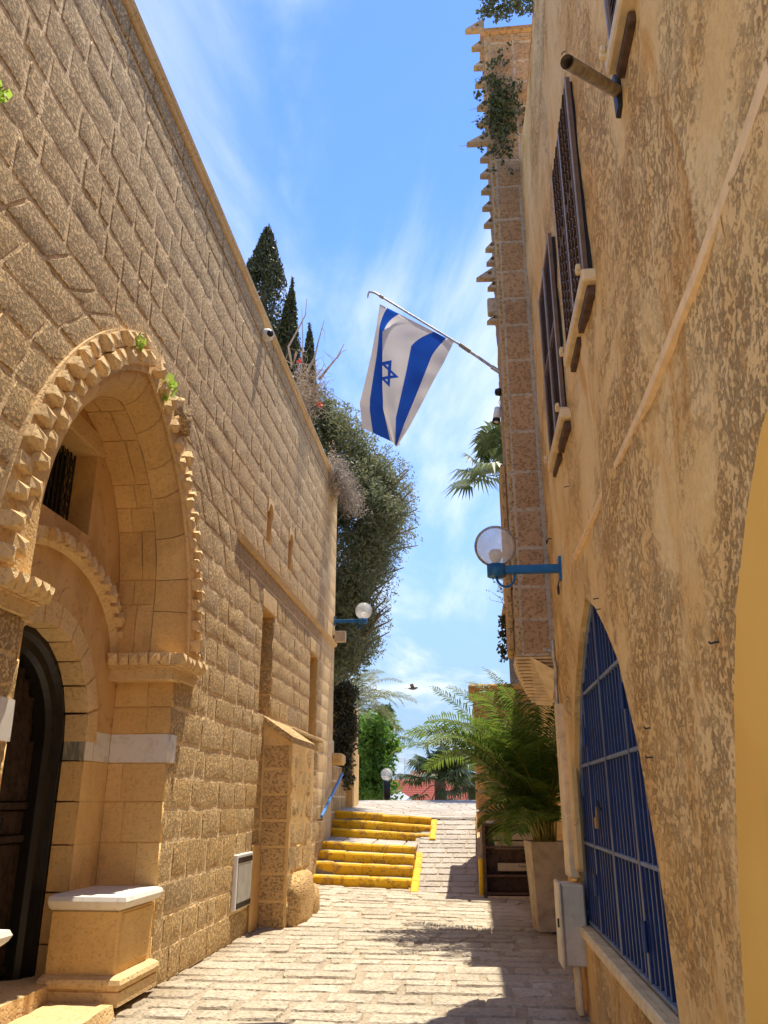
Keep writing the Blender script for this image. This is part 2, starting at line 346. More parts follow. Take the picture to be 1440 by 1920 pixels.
M['vine_leaf'] = leafm('dusty_vine_leaf', (.035, .06, .02), (.11, .13, .06), .25)
M['dry_leaf'] = leafm('dry_pinkish_leaf', (.24, .19, .15), (.36, .30, .23), .25)
M['stem'] = plain('yellow_green_palm_stem', (.30, .26, .05), .5, 0, .3)
M['red_flower'] = plain('red_petal', (.7, .07, .03), .6)
def glassm():
    m = bpy.data.materials.new('clear_lamp_globe'); m.use_nodes = True; t = m.node_tree; p = t.nodes['Principled BSDF']
    p.inputs['Base Color'].default_value = (.9, .9, .88, 1); p.inputs['Roughness'].default_value = .12; p.inputs['Transmission Weight'].default_value = .0
    g = t.nodes.new('ShaderNodeBsdfTransparent'); g.inputs[0].default_value = (.93, .94, .95, 1); df = t.nodes.new('ShaderNodeBsdfDiffuse'); df.inputs[0].default_value = (.92, .9, .85, 1)
    tr = t.nodes.new('ShaderNodeBsdfTranslucent'); tr.inputs[0].default_value = (.95, .93, .88, 1)
    gl = t.nodes.new('ShaderNodeBsdfGlossy'); gl.inputs['Roughness'].default_value = .08
    nz = t.nodes.new('ShaderNodeTexNoise'); nz.inputs['Scale'].default_value = 9; nz.inputs['Detail'].default_value = 5
    tcn = t.nodes.new('ShaderNodeTexCoord'); t.links.new(tcn.outputs['Object'], nz.inputs[0])
    lw = t.nodes.new('ShaderNodeLayerWeight'); lw.inputs[0].default_value = .12
    a = t.nodes.new('ShaderNodeMapRange'); a.inputs[1].default_value = .35; a.inputs[2].default_value = .7; a.inputs[3].default_value = .30; a.inputs[4].default_value = .55; t.links.new(nz.outputs[0], a.inputs[0])
    ad = t.nodes.new('ShaderNodeMath'); ad.operation = 'MULTIPLY_ADD'; ad.inputs[1].default_value = .12; t.links.new(lw.outputs['Facing'], ad.inputs[0]); t.links.new(a.outputs[0], ad.inputs[2])
    dd = t.nodes.new('ShaderNodeMixShader'); dd.inputs[0].default_value = .5; t.links.new(df.outputs[0], dd.inputs[1]); t.links.new(tr.outputs[0], dd.inputs[2])
    m1 = t.nodes.new('ShaderNodeMixShader'); t.links.new(ad.outputs[0], m1.inputs[0]); t.links.new(g.outputs[0], m1.inputs[1]); t.links.new(dd.outputs[0], m1.inputs[2])
    m2 = t.nodes.new('ShaderNodeMixShader'); t.links.new(lw.outputs['Fresnel'], m2.inputs[0]); t.links.new(m1.outputs[0], m2.inputs[1]); t.links.new(gl.outputs[0], m2.inputs[2])
    t.links.new(m2.outputs[0], t.nodes['Material Output'].inputs[0]); return m
M['globe'] = glassm()
M['pane'] = plain('dark_window_glass', (.02, .022, .025), .12, 0, .1, 0, 3, .6)
def dup_normal(v): return Vector(v).normalized()
# ================================================================== THE GROUND
XL, XR, YC = -2.75, .81, 6.19              # left wall plane, right wall plane, centre line of the portal
def gz(x, y): return (.07-.04*x)*max(0, min(1, (y-10.5)/4.5))+.006*mn.noise(Vector((x*.9, y*.9, 0)))
mb = MB(); mb.add([(-900, -900, -3.2), (900, -900, -3.2), (900, 900, -3.2), (-900, 900, -3.2)], [(0, 1, 2, 3)])
terrain = mb.build('ground', M['terrain'], kind='structure')
mb = MB(); mb.grid(lambda u, v: Vector((-3.7+5.4*u, -4+22*v, gz(-3.7+5.4*u, -4+22*v)-.012)), 30, 110)
pave = mb.build('alley_pavement', M['grout'], kind='structure')
stones = []
y = 5.4; row = 0
while y < 15.3:
    d = rnd.uniform(.24, .40); x = -3.3-rnd.random()*.3
    while x < 1.35:
        w = rnd.uniform(.3, .8)*rnd.choice((.7, 1, 1, 1.15)); x1 = x+w; y1 = y+d
        if x1 > -3.2 and x < 1.3 and not (y > 14.3 and x > .1):
            stones.append((x, y, x1, y1, rnd.random(), row))
        x = x1
    y += d; row += 1
def paver(mb, s, i):
    x0, y0, x1, y1, t, row = s; j = .017+.008*rnd.random()
    sk = lambda: rnd.uniform(-.022, .022)
    c = [(x0+j+sk(), y0+j+sk()*.8), (x1-j+sk(), y0+j+sk()*.8), (x1-j+sk(), y1-j+sk()*.8), (x0+j+sk(), y1-j+sk()*.8)]
    mb.patch([Vector((a, b, gz(a, b))) for a, b in c], (0, 0, 1), 4, 3, .006+.012*rnd.random()**2, .02, .006, 6, t, .03, .013, i)
def vis(s): px, py = pix(((s[0]+s[2])/2, (s[1]+s[3])/2, 0)); return 150 < px < 1150 and 1600 < py < 1960
order = sorted(stones, key=lambda s: (not vis(s), (s[1])**2/((s[2]-s[0])*(s[3]-s[1]))**.3))
for i, s in enumerate(order[:298]):
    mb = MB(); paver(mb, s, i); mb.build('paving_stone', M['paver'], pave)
mb = MB()
for i, s in enumerate(order[298:]): paver(mb, s, i+400)
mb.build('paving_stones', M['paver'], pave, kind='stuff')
# ------------------------------------------------------------------ stairs: seven painted steps, skewed to the alley
ST = [(15.1, .325), (15.36, .51), (15.62, .68), (15.98, .82), (17.1, 1.01), (17.38, 1.17), (17.66, 1.33)]
def stp(x, y, z, i): k = (x+2.75)/1.8; return Vector((x, y-.06*k, z-(.035+.013*i)*k))
xr = [-1.05, -1.045, -1.04, -1.03, -.83, -.83, -.83]; xl = [-2.76]*7
mb = MB(); prevz = 0.0
for i, (sy, sz) in enumerate(ST):
    ye = ST[i+1][0] if i < 6 else 18.0
    if i == 4: prevz = .86
    vs = [stp(-3.2, sy+.03, prevz-.3, i), stp(xr[i]-.012, sy+.03, prevz-.3, i), stp(xr[i]-.012, sy+.03, sz-.02, i+1), stp(-3.2, sy+.03, sz-.02, i+1), stp(-3.2, ye+.1, sz-.02, i+1), stp(xr[i]-.012, ye+.1, sz-.02, i+1)]
    mb.add(vs, [(0, 1, 2, 3), (3, 2, 5, 4)]); prevz = sz
stairs = mb.build('stairs', M['grout'], kind='structure')
for i, (sy, sz) in enumerate(ST):
    pz = (.86 if i == 4 else ST[i-1][1]) if i else .15; rise = .04 if i == 3 else 0
    ye = ST[i+1][0] if i < 6 else 18.0
    cuts = [xl[i]-.12]; 
    while cuts[-1] < xr[i]-.75: cuts.append(cuts[-1]+rnd.uniform(.42, .72))
    cuts.append(xr[i])
    for a, b in zip(cuts[:-1], cuts[1:]):
        dz = rnd.uniform(-.012, .012); dyy = rnd.uniform(-.02, .02)
        m2 = MB(); P = lambda x, y, z: stp(x, y+dyy, z+dz*.7, i+1)
        j = .002
        # riser (painted) with rounded nosing that carries the paint a little way on to the tread
        prof = [(.02, pz-.02), (.012, pz+(sz-pz)*.3), (.0, pz+(sz-pz)*.62), (-.012, sz-.035), (.004, sz-.008), (.035, sz+.002), (.075, sz+.004)]
        nx = 5
        m2.grid(lambda u, v, a=a, b=b, prof=prof: (lambda q, x: P(x, sy+q[0]+.012*mn.noise(Vector((x*5, q[1]*9, i))), q[1]+.009*mn.noise(Vector((x*6, i*3., q[0]*9)))))(prof[round(v*6)], a+j+(b-a-2*j)*u), nx, 6, rnd.random(), False)
        for e, xx in ((0, a+j), (1, b-j)):
            m2.add([P(xx, sy+q[0], q[1]) for q in prof]+[P(xx, sy+.12, prof[-1][1]), P(xx, sy+.12, pz-.02)], [tuple(range(9))], .5)
        st = m2.build('step_stone', M['yellow'], stairs)
        m3 = MB(); q0 = sy+.078; q1 = (ye+.03) if i < 6 else 17.98
        m3.patch([P(a+.01, q0, sz-.006), P(b-.01, q0, sz-.006), P(b-.01, q1, sz-.006+rise), P(a+.01, q1, sz-.006+rise)], (0, 0, 1), 3, 2, .009, .012, .004, 7, rnd.random(), .03, .004, i)
        m3.build('tread_stone', M['ramp_stone'], stairs)
# ------------------------------------------------------------------ ramp beside the stairs
RX0, RX1 = -1.04, .07
def rz(y): return .07+(1.17-.07)*max(0, min(1, (y-14.75)/(17.95-14.75)))
mb = MB(); mb.grid(lambda u, v: Vector((RX0-.06+(RX1-RX0+.06)*u, 14.75+3.3*v, rz(14.75+3.3*v)-.012)), 4, 20)
mb.add([(RX0-.06, 14.75, -.2), (RX0-.06, 18.05, -.2), (RX0-.06, 18.05, rz(18.05)-.012), (RX0-.06, 14.75, rz(14.75)-.012)], [(0, 1, 2, 3)])
ramp = mb.build('ramp', M['grout'], kind='structure')
y = 14.8; k = 0
while y < 17.9:
    d = rnd.uniform(.19, .26); x = RX0+(.0 if k % 2 else -.25)
    while x < RX1-.02:
        w = rnd.uniform(.4, .62); a, b = max(x, RX0+.01), min(x+w, RX1)
        if b-a > .08:
            m2 = MB(); m2.patch([Vector((p, q, rz(q))) for p, q in ((a+.007, y+.007), (b-.007, y+.007), (b-.007, y+d-.007), (a+.007, y+d-.007))], Vector((0, -.28, .96)), 4, 2, .008, .014, .005, 9, rnd.random(), .04, .005, k)
            m2.build('ramp_stone', M['ramp_stone'], ramp)
        x += w
    y += d; k += 1
for (a, b, xx) in ((14.70, 16.25, -.985), (16.85, 17.8, -.765)):                # painted kerb strips on the stair side
    y = a
    while y < b-.05:
        e = min(b, y+rnd.uniform(.4, .6)); m2 = MB()
        vs = [Vector((xx+dx_+.02*mn.noise(Vector((q*4, dx_*9, 1))), q, rz(q)+dz)) for q in (y+.005, (y+e)/2, e-.005) for dx_, dz in ((-.07, -.2), (-.07, .025), (-.05, .045), (.035, .045), (.055, .03), (.055, -.05))]
        fs = [(r_*6+c, r_*6+c+1, (r_+1)*6+c+1, (r_+1)*6+c) for r_ in range(2) for c in range(5)]+[(0, 1, 2, 3, 4, 5), (17, 16, 15, 14, 13, 12)]
        m2.add(vs, fs, rnd.random()); m2.build('kerb_stone', M['yellow'], ramp); y = e
m2 = MB(); m2.box((.07, 14.62, -.05), (.15, 14.9, .62), .5, None, .02); m2.build('yellow_kerb_end', M['yellow'], ramp)
m2 = MB(); m2.add([(.07, 14.85, -.1), (.07, 18.3, -.1), (.07, 18.3, rz(18.3)+.12), (.07, 14.85, .55), (.13, 14.85, -.1), (.13, 18.3, -.1), (.13, 18.3, rz(18.3)+.12), (.13, 14.85, .55)], [(0, 1, 2, 3), (4, 7, 6, 5), (3, 2, 6, 7), (0, 3, 7, 4)]); m2.build('side_wall', M['far_stone'], ramp)
# ------------------------------------------------------------------ terrace above the stairs
def tz(y, x=0): q = max(0, min(1, (y-17.9)/6.)); return 1.175+.355*q**.8+.13*max(0, min(1, (-.8-x)/1.95))*(1-q)
mb = MB(); mb.grid(lambda u, v: Vector((-6+7.0*u, 17.93+6.62*v, tz(17.93+6.62*v, -6+7.0*u)-.006)), 14, 14)
mb.add([(-6, 24.55, 1.53), (1, 24.55, 1.53), (1, 24.55, -3.2), (-6, 24.55, -3.2)], [(0, 1, 2, 3)])
terrace = mb.build('terrace_pavement', M['ramp_stone'], kind='structure')
y = 17.99; k = 0
while y < 24.4:
    d = rnd.uniform(.26, .36); x = -3.3-rnd.random()*.4
    while x < .2:
        w = rnd.uniform(.4, .7); off = lambda xx, yy: tz(yy, xx)-tz(yy)
        m2 = MB(); m2.patch([Vector((p, q, tz(q)+off(p, q))) for p, q in ((x+.01, y+.01), (x+w-.01, y+.01), (x+w-.01, y+d-.01), (x+.01, y+d-.01))], (0, 0, 1), 2, 1, .012, .012, .004, 7, rnd.random(), .02, .004, k); m2.build('terrace_stone', M['ramp_stone'], terrace)
        x += w
    y += d; k += 1
# ================================================================== THE STONE BUILDING ON THE LEFT
LB = thing('stone_building', 'tall rough limestone building with arched stone portal and narrow windows', 'building', (-5, 9, 0))
def path(w, zs, zb, apex, n=40):
    """pointed arch as (y,z) points, right foot to left foot, evenly spaced"""
    h = apex-zs; r = (w*w+h*h)/(2*w); e = r-w; a1 = math.acos(max(-1, min(1, e/r))); P = [(w, zb)] if zb < zs-1e-6 else []
    P += [(r*math.cos(a1*i/48)-e, zs+r*math.sin(a1*i/48)) for i in range(49)]; P[-1] = (0, apex)
    P = P+[(-a, b) for a, b in reversed(P[:-1])]
    Lc = [0]
    for a, b in zip(P[:-1], P[1:]): Lc.append(Lc[-1]+math.dist(a, b))
    out_ = []; j = 0
    for i in range(n+1):
        t = Lc[-1]*i/n
        while j < len(P)-2 and Lc[j+1] < t: j += 1
        f = (t-Lc[j])/max(1e-9, Lc[j+1]-Lc[j]); out_.append((YC+P[j][0]*(1-f)+P[j+1][0]*f, P[j][1]*(1-f)+P[j+1][1]*f))
    return out_
def hwp(z, w, zs, apex):                                   # half width of such an arch at height z
    if z <= zs: return w
    if z >= apex: return 0
    h = apex-zs; r = (w*w+h*h)/(2*w); e = r-w; return max(0, math.sqrt(max(0, r*r-(z-zs)**2))-e)
WINS = [(10.8, 11.45, 2.6, 4.0), (14.3, 15.0, 2.6, 4.0), (10.78, 11.06, 4.95, 5.55), (12.2, 12.48, 4.95, 5.55)]
bounds = [0.]
for top, n in ((2.6, 9), (4.0, 5), (4.6, 2), (4.95, 1), (5.55, 2), (7.68, 7)):
    b0 = bounds[-1]; hs_ = [rnd.uniform(.86, 1.14) for _ in range(n)]; sm_ = sum(hs_); acc = b0
    for h_ in hs_[:-1]: acc += h_/sm_*(top-b0); bounds.append(acc)
    bounds.append(top)
Y0, Y1 = 2.6, 16.92
def hole(z0, z1, core):
    """blocked stretches (ya0,ya1,yb0,yb1): lower and upper edge positions in this course"""
    H = []
    for (a, b, c, d) in WINS:
        if z0 >= c-1e-6 and z1 <= d+1e-6: H.append((a, b, a, b))
    if z1 <= 2.6+1e-6: H.append((YC-1.36, YC+1.36)*2)
    else:
        w, ap = (1.62, 5.08) if core else (1.74, 5.22)
        h0, h1 = hwp(z0, w, 2.8, ap), hwp(z1, w, 2.8, ap)
        if h0 > .02: H.append((YC-h0, YC+h0, YC-h1, YC+h1))
    return sorted(H)
core = MB(); LS = []
XM = XL-.002
for ci, (z0, z1) in enumerate(zip(bounds[:-1], bounds[1:])):
    cur = [(Y0, Y0)]; spans = []
    for h in hole(z0, z1, True): spans.append((cur[-1], (h[0], h[2]))); cur.append((h[1], h[3]))
    spans.append((cur[-1], (Y1, Y1)))
    for (a, b) in spans: core.add([(XM, a[0], z0), (XM, b[0], z0), (XM, b[1], z1), (XM, a[1], z1)], [(0, 1, 2, 3)])
    cur = [(Y0, Y0)]; spans = []
    for h in hole(z0, z1, False): spans.append((cur[-1], (h[0], h[2]))); cur.append((h[1], h[3]))
    spans.append((cur[-1], (Y1, Y1)))
    for (a, b) in spans:
        lo = min(a[0], a[1]); hi = max(b[0], b[1]); ln = hi-lo
        if ln < .08: continue
        n = max(1, round(ln/rnd.uniform(.42, .68))); ws = [rnd.uniform(.45, 1.6) for _ in range(n)]; t = sum(ws); c = [0]
        for w in ws: c.append(c[-1]+w/t)
        edge = lambda f, k: a[k]+(b[k]-a[k])*f
        for f0, f1 in zip(c[:-1], c[1:]):
            LS.append((edge(f0, 0), edge(f1, 0), edge(f1, 1), edge(f0, 1), z0, z1, ci))
core.add([(XM, Y0, 7.68), (XM, Y1, 7.68), (XM, Y1, 8.0), (XM, Y0, 8.0)], [(0, 1, 2, 3)])
core.add([(XM, Y1, -3.3), (XM, Y1, 8), (-9, Y1, 8), (-9, Y1, -3.3)], [(0, 1, 2, 3)]); core.add([(XM, Y0, -3.3), (-9, Y0, -3.3), (-9, Y0, 8), (XM, Y0, 8)], [(0, 1, 2, 3)])
core.add([(XM, Y0, 8), (-9, Y0, 8), (-9, Y1, 8), (XM, Y1, 8)], [(0, 1, 2, 3)]); core.add([(-9, Y0, -3.3), (-9, Y1, -3.3), (-9, Y1, 8), (-9, Y0, 8)], [(0, 1, 2, 3)])
core.add([(XM-.6, Y0, -3.3), (XM-.6, Y1, -3.3), (XM-.6, Y1, -.05), (XM-.6, Y0, -.05)], [(0, 1, 2, 3)])
wall = core.build('wall', M['mortar'], LB)
def lstone(mb, s, i):
    a, b, c, d, z0, z1, ci = s; j = .006+.004*rnd.random(); ln = max(b-a, c-d); smooth = a > 15.3
    nu = max(2, min(7, round(ln/.085))); tone = rnd.random()
    mb.patch([(XL-.01, a+j, z0+j), (XL-.01, b-j, z0+j), (XL-.01, c-j, z1-j), (XL-.01, d+j, z1-j)], (1, 0, 0), nu, 4, (.016 if smooth else .016+.008*rnd.random()), .016, (.002 if smooth else .005), 9, tone, .03, .008, i)
def larea(s):
    px, py = pix((XL, (s[0]+s[1])/2, (s[4]+s[5])/2)); inside = -40 < px < 660 and -60 < py < 1960
    return -((s[1]-s[0]+.1)*(s[5]-s[4])/((s[0]+s[1])/2)**2.6) if inside else 1
LS.sort(key=larea)
for i, s in enumerate(LS[:298]):
    mb = MB(); lstone(mb, s, i); mb.build('stone', M['rubble'] if s[0] <= 15.3 else M['ashlar_pale'], wall)
ma, mc = MB(), MB()
for i, s in enumerate(LS[298:]): lstone(ma if s[0] <= 15.3 else mc, s, i+300)
ma.build('stones', M['rubble'], wall, kind='stuff'); mc.build('dressed_stones', M['ashlar_pale'], wall, kind='stuff')
# frieze blocks, string course, coping
y = Y0
while y < Y1-.2:
    e = min(Y1, y+rnd.uniform(.5, .85)); m2 = MB(); m2.patch([(XL-.01, y+.008, 7.69), (XL-.01, e-.008, 7.69), (XL-.01, e-.008, 7.94), (XL-.01, y+.008, 7.94)], (1, 0, 0), 3, 2, .03, .012, .003, 6, rnd.random(), .03, .003, int(y*9)); m2.build('frieze_stone', M['rubble'], wall); y = e
cop = MB(); cop.box((-3.4, Y0, 8.002), (-2.72, Y1+.03, 8.03)); cop = cop.build('coping', M['mortar'], LB)
y = Y0
while y < Y1-.2:
    e = min(Y1+.05, y+rnd.uniform(.9, 1.5)); m2 = MB()
    prof = [(-2.735, 7.945), (-2.712, 7.955), (-2.70, 7.985), (-2.682, 8.0), (-2.675, 8.04), (-2.69, 8.075), (-2.75, 8.09), (-3.38, 8.09)]
    m2.prism([(p, y+.004, q) for p, q in prof], (0, e-y-.008, 0), rnd.random()); m2.build('coping_stone', M['ashlar_pale'], cop); y = e
sc = MB(); sc.prism([(XL-.01, 9.35, 4.53), (XL+.045, 9.35, 4.545), (XL+.065, 9.35, 4.60), (XL-.01, 9.35, 4.665)], (0, Y1-9.35, 0)); sc = sc.build('string_course', M['ashlar_pale'], LB)
# windows: deep reveals, sill, dark pane and bars
for wi, (a, b, c, d) in enumerate(WINS):
    m2 = MB(); xd = XL-(.42 if wi < 2 else .38)
    m2.add([(XM, a, c), (XM, b, c), (XM, b, d), (XM, a, d), (xd, a, c), (xd, b, c), (xd, b, d), (xd, a, d)], [(0, 1, 5, 4), (1, 2, 6, 5), (2, 3, 7, 6), (3, 0, 4, 7), (4, 5, 6, 7)])
    w = m2.build('window' if wi < 2 else 'slit_window', M['ashlar'], LB)
    if wi < 2:
        m2 = MB(); m2.box((xd+.004, a+.05, c+.05), (xd+.012, b-.05, d-.05)); m2.build('pane', M['pane'], w)
        m2 = MB(); m2.box((xd+.014, a, c), (xd+.06, a+.06, d)); m2.box((xd+.014, b-.06, c), (xd+.06, b, d)); m2.box((xd+.014, a+.06, d-.06), (xd+.06, b-.06, d)); m2.box((xd+.014, a+.06, c), (xd+.06, b-.06, c+.06)); m2.build('frame', M['iron'], w)
        m2 = MB(); z = c
        while z < d-.05:
            e = min(d, z+rnd.uniform(.28, .46)); q = MB(); q.patch([(XL-.40, b-.001, z+.004), (XM+.006, b-.001, z+.004), (XM+.006, b-.001, e-.004), (XL-.40, b-.001, e-.004)], (0, -1, 0), 2, 2, .006, .01, .004, 7, rnd.random(), .01, .004, int(z*20)); q.build('reveal_stone', M['rubble' if wi == 0 else 'ashlar'], w); z = e
        m2 = MB(); m2.patch([(XL-.01, a-.09, d+.01), (XL-.01, b+.09, d+.01), (XL-.01, b+.09, d+.27), (XL-.01, a-.09, d+.27)], (1, 0, 0), 4, 2, .034, .014, .003, 6, .6, .02, .004, wi); m2.build('lintel', M['ashlar_pale'], w)
    else:
        m2 = MB(); mid = (a+b)/2; pts = [(XL+.022, a-.03, d-.16), (XL+.022, a-.03, d+.06), (XL+.022, b+.03, d+.06), (XL+.022, b+.03, d-.16)]+[(XL+.022, mid+(b-a)/2*math.cos(t), d-.16+.15*math.sin(t)) for t in [math.pi*k/10 for k in range(11)]]
        m2.prism(pts, (-.05, 0, 0)); m2.build('arched_head', M['ashlar_pale'], w)
# ------------------------------------------------------------------ the portal
XS, XA, XD = -2.93, -3.30, -3.50           # edge of splay, back wall of the niche, door plane
OP = dict(w=1.18, zs=3.3, zb=2.8, apex=4.8)
portal = MB()
po = path(1.62, 2.8, 2.8, 5.08, 48); pi_ = path(n=48, **OP); pk = path(1.19, 3.3, 2.8, 4.812, 48)
for i in range(48):
    portal.add([(XS-.01, *pk[i]), (XS-.01, *pk[i+1]), (XA-.35, *pk[i+1]), (XA-.35, *pk[i])], [(0, 1, 2, 3)], .5, True)
for s in (-1, 1):                                          # niche side walls below the imposts
    yy = YC+s*1.37; portal.add([(XM, yy, -.1), (XA-.3, yy, -.1), (XA-.3, yy, 2.82), (XM, yy, 2.82)], [(0, 1, 2, 3)])
    a, b = YC+s*1.18, YC+s*1.42; portal.add([(XM-.02, a, 2.81), (XM-.02, b, 2.81), (XA-.3, b, 2.81), (XA-.3, a, 2.81)], [(0, 1, 2, 3)])
portal = portal.build('portal', M['ashlar'], LB)
spl = MB(); NV = 26; po2 = path(1.62, 2.8, 2.8, 5.08, NV*4); pi2 = path(n=NV*4, **OP)
cuts = [0]
while cuts[-1] < NV*4-6: cuts.append(cuts[-1]+rnd.choice((5, 6, 7, 8)))
cuts[-1] = NV*4
for a, b in zip(cuts[:-1], cuts[1:]):                      # splayed ring, one stone after another
    m2 = MB(); vs = []; fs = []
    prof = [(0, .0), (.12, .012), (.35, .0), (.62, -.035), (.85, -.085), (1.0, -.19)]   # share of the way in, depth
    n = b-a
    for k in range(a, b+1):
        e = (.12 if k == a else -.12 if k == b else 0); kk = k
        for f, dx_ in prof:
            yv = po2[kk][0]*(1-f)+pi2[kk][0]*f; zv = po2[kk][1]*(1-f)+pi2[kk][1]*f
            nb = min(max(kk+(1 if e > 0 else -1 if e < 0 else 0), 0), NV*4); y2 = po2[nb][0]*(1-f)+pi2[nb][0]*f; z2 = po2[nb][1]*(1-f)+pi2[nb][1]*f
            q = .06 if e else 0; vs.append((XL+.01+dx_+.004*mn.noise(Vector((yv*5, zv*5, 3))), yv*(1-q)+y2*q, zv*(1-q)+z2*q))
    m = len(prof); fs = [(r_*m+c, r_*m+c+1, (r_+1)*m+c+1, (r_+1)*m+c) for r_ in range(n) for c in range(m-1)]
    m2.add(vs, fs, rnd.random(), True); m2.build('splay_stone', M['ashlar'], portal)
m2 = MB()
for k in range(NV*4): m2.add([(XL-.006, *po2[k]), (XL-.006, *po2[k+1]), (XS-.012, *pi2[k+1]), (XS-.012, *pi2[k])], [(0, 1, 2, 3)])
m2.build('splay_backing', M['mortar'], portal)
pv = path(n=44, **OP); c3 = [0]                             # soffit voussoirs in two rings
while c3[-1] < 44: c3.append(min(44, c3[-1]+rnd.choice((2, 3, 3, 4))))
for a, b in zip(c3[:-1], c3[1:]):
    xm = rnd.uniform(-3.16, -3.06)
    for xa, xb in ((XS-.003, xm), (xm, XA+.001)):
        A = Vector((0, *pv[a])); B = Vector((0, *pv[b])); nrm = Vector((0, -(B-A).z, (B-A).y)).normalized()
        if nrm.dot(Vector((0, YC, 3.2))-A) < 0: nrm = -nrm
        t = (B-A).normalized()*.0012
        m2 = MB(); m2.patch([Vector((xa-.0012, 0, 0))+A+t, Vector((xb+.0012, 0, 0))+A+t, Vector((xb+.0012, 0, 0))+B-t, Vector((xa-.0012, 0, 0))+B-t], nrm, 2, 2, .0, .004, .003, 6, rnd.random(), .03, .002, a); m2.build('voussoir', M['ashlar'], portal)
# hood: a moulded ring carrying two rows of cut dentils
ho, hi_ = path(1.90, 2.8, 2.8, 5.43, 90), path(1.60, 2.8, 2.8, 5.06, 90)
m2 = MB()
for k in range(90):
    q = [(*ho[k], XL-.02), (*ho[k], XL+.035), (*hi_[k], XL+.05), (*hi_[k], XL-.01)]; r_ = [(*ho[k+1], XL-.02), (*ho[k+1], XL+.035), (*hi_[k+1], XL+.05), (*hi_[k+1], XL-.01)]
    A = [(p[2], p[0], p[1]) for p in q]; B = [(p[2], p[0], p[1]) for p in r_]
    m2.add(A+B, [(0, 1, 5, 4), (1, 2, 6, 5), (2, 3, 7, 6)])
m2.build('hood_moulding', M['ashlar_pale'], portal)
def dentil_mesh(name, w, h, d, m):                          # a cushion-cut block: x out, y along, z across
    q = MB(); b = .18*w
    q.add([(-.02, -w/2, -h/2), (-.02, w/2, -h/2), (-.02, w/2, h/2), (-.02, -w/2, h/2), (d*.55, -w/2, -h/2), (d*.62, w/2, -h/2), (d*.9, w/2, h/2), (d*.85, -w/2, h/2), (d, -w*.1, -h*.05), (d*1.02, w*.18, h*.1)],
          [(0, 4, 5, 1), (1, 5, 6, 2), (2, 6, 7, 3), (3, 7, 4, 0), (4, 8, 9, 5), (5, 9, 6), (6, 9, 8, 7), (7, 8, 4)], .5)
    o = q.build(name, m, None); me = o.data; bpy.data.objects.remove(o); return me
DM = [dentil_mesh('dentil', .10, .115, dd, M['ashlar_pale']) for dd in (.10, .125, .085)]
def along(P, step, off=0.):
    Lc = [0]
    for a, b in zip(P[:-1], P[1:]): Lc.append(Lc[-1]+math.dist(a, b))
    t = off; j = 0; res = []
    while t < Lc[-1]:
        while j < len(P)-2 and Lc[j+1] < t: j += 1
        f = (t-Lc[j])/(Lc[j+1]-Lc[j]); a, b = P[j], P[j+1]; tg = Vector((0, b[0]-a[0], b[1]-a[1])).normalized()
        res.append((a[0]*(1-f)+b[0]*f, a[1]*(1-f)+b[1]*f, tg)); t += step
    return res
def place_row(P, x, step, off, sc=1.0, par=None, skip=None):
    for (yy, zz, tg) in along(P, step, off):
        if rnd.random() < .03: continue
        X = Vector((1, 0, 0)); Z = X.cross(tg); c = rnd.uniform(.86, 1.1)*sc
        Mx = Matrix.Translation((x, yy, zz)) @ Matrix((X, tg, Z)).transposed().to_4x4() @ Matrix.Rotation(rnd.uniform(-.12, .12), 4, 'X') @ Matrix.Rotation(rnd.uniform(-.12, .12), 4, 'Z') @ Matrix.Diagonal((rnd.uniform(.6, .95)*sc, c, c, 1))
        inst(rnd.choice(DM), 'dentil', Mx, par)
gap = lambda y, z: 6.35 < y < 6.95 and z > 4.9 and False
place_row(path(1.825, 2.8, 2.8, 5.345, 90), XL+.03, .205, .05, 1.05, portal)
place_row(path(1.70, 2.8, 2.8, 5.19, 90), XL+.035, .205, .15, 1.05, portal)
m2 = MB(); m2.patch([(XL+.02, 6.83, 4.94), (XL+.02, 7.06, 4.78), (XL+.02, 7.2, 5.05), (XL+.02, 6.9, 5.24)], (1, 0, 0), 4, 4, .13, .05, .03, 9, .0, .06, .02, 4); m2.build('broken_stone', M['rubble'], portal)
# imposts: band with small dentils, running along the wall face and back into the niche
for s in (1, -1):
    m2 = MB(); ov = 0 if s == 1 else .17; ya, yb = YC+s*(1.18+ov), YC+s*1.92
    m2.box((XA, min(ya, YC+s*1.42), 2.56), (XL+.05, max(ya, YC+s*1.42), 2.67)); m2.box((XA+.001, min(YC+s*(1.14+ov), YC+s*1.43), 2.67), (XL+.075, max(YC+s*(1.14+ov), YC+s*1.43), 2.80))
    m2.box((XL-.02, min(YC+s*1.421, yb), 2.58), (XL+.05, max(YC+s*1.421, yb), 2.67)); m2.box((XL-.02, min(YC+s*1.431, yb), 2.67), (XL+.06, max(YC+s*1.431, yb), 2.80))
    imp = m2.build('impost', M['ashlar_pale'], portal)
    for k in range(6):
        X_ = XA+.06+k*.098; Mx = Matrix.Translation((X_, YC+s*(1.145+ov), 2.735)) @ Matrix.Rotation(R(-90*s), 4, 'Z') @ Matrix.Scale(.88, 4); inst(rnd.choice(DM), 'dentil', Mx, portal)
    for k in range(7 if s == 1 else 5): inst(rnd.choice(DM), 'dentil', Matrix.Translation((XL+.06, YC+s*(1.18+ov+.105*k), 2.735)) @ Matrix.Scale(.9, 4), portal)
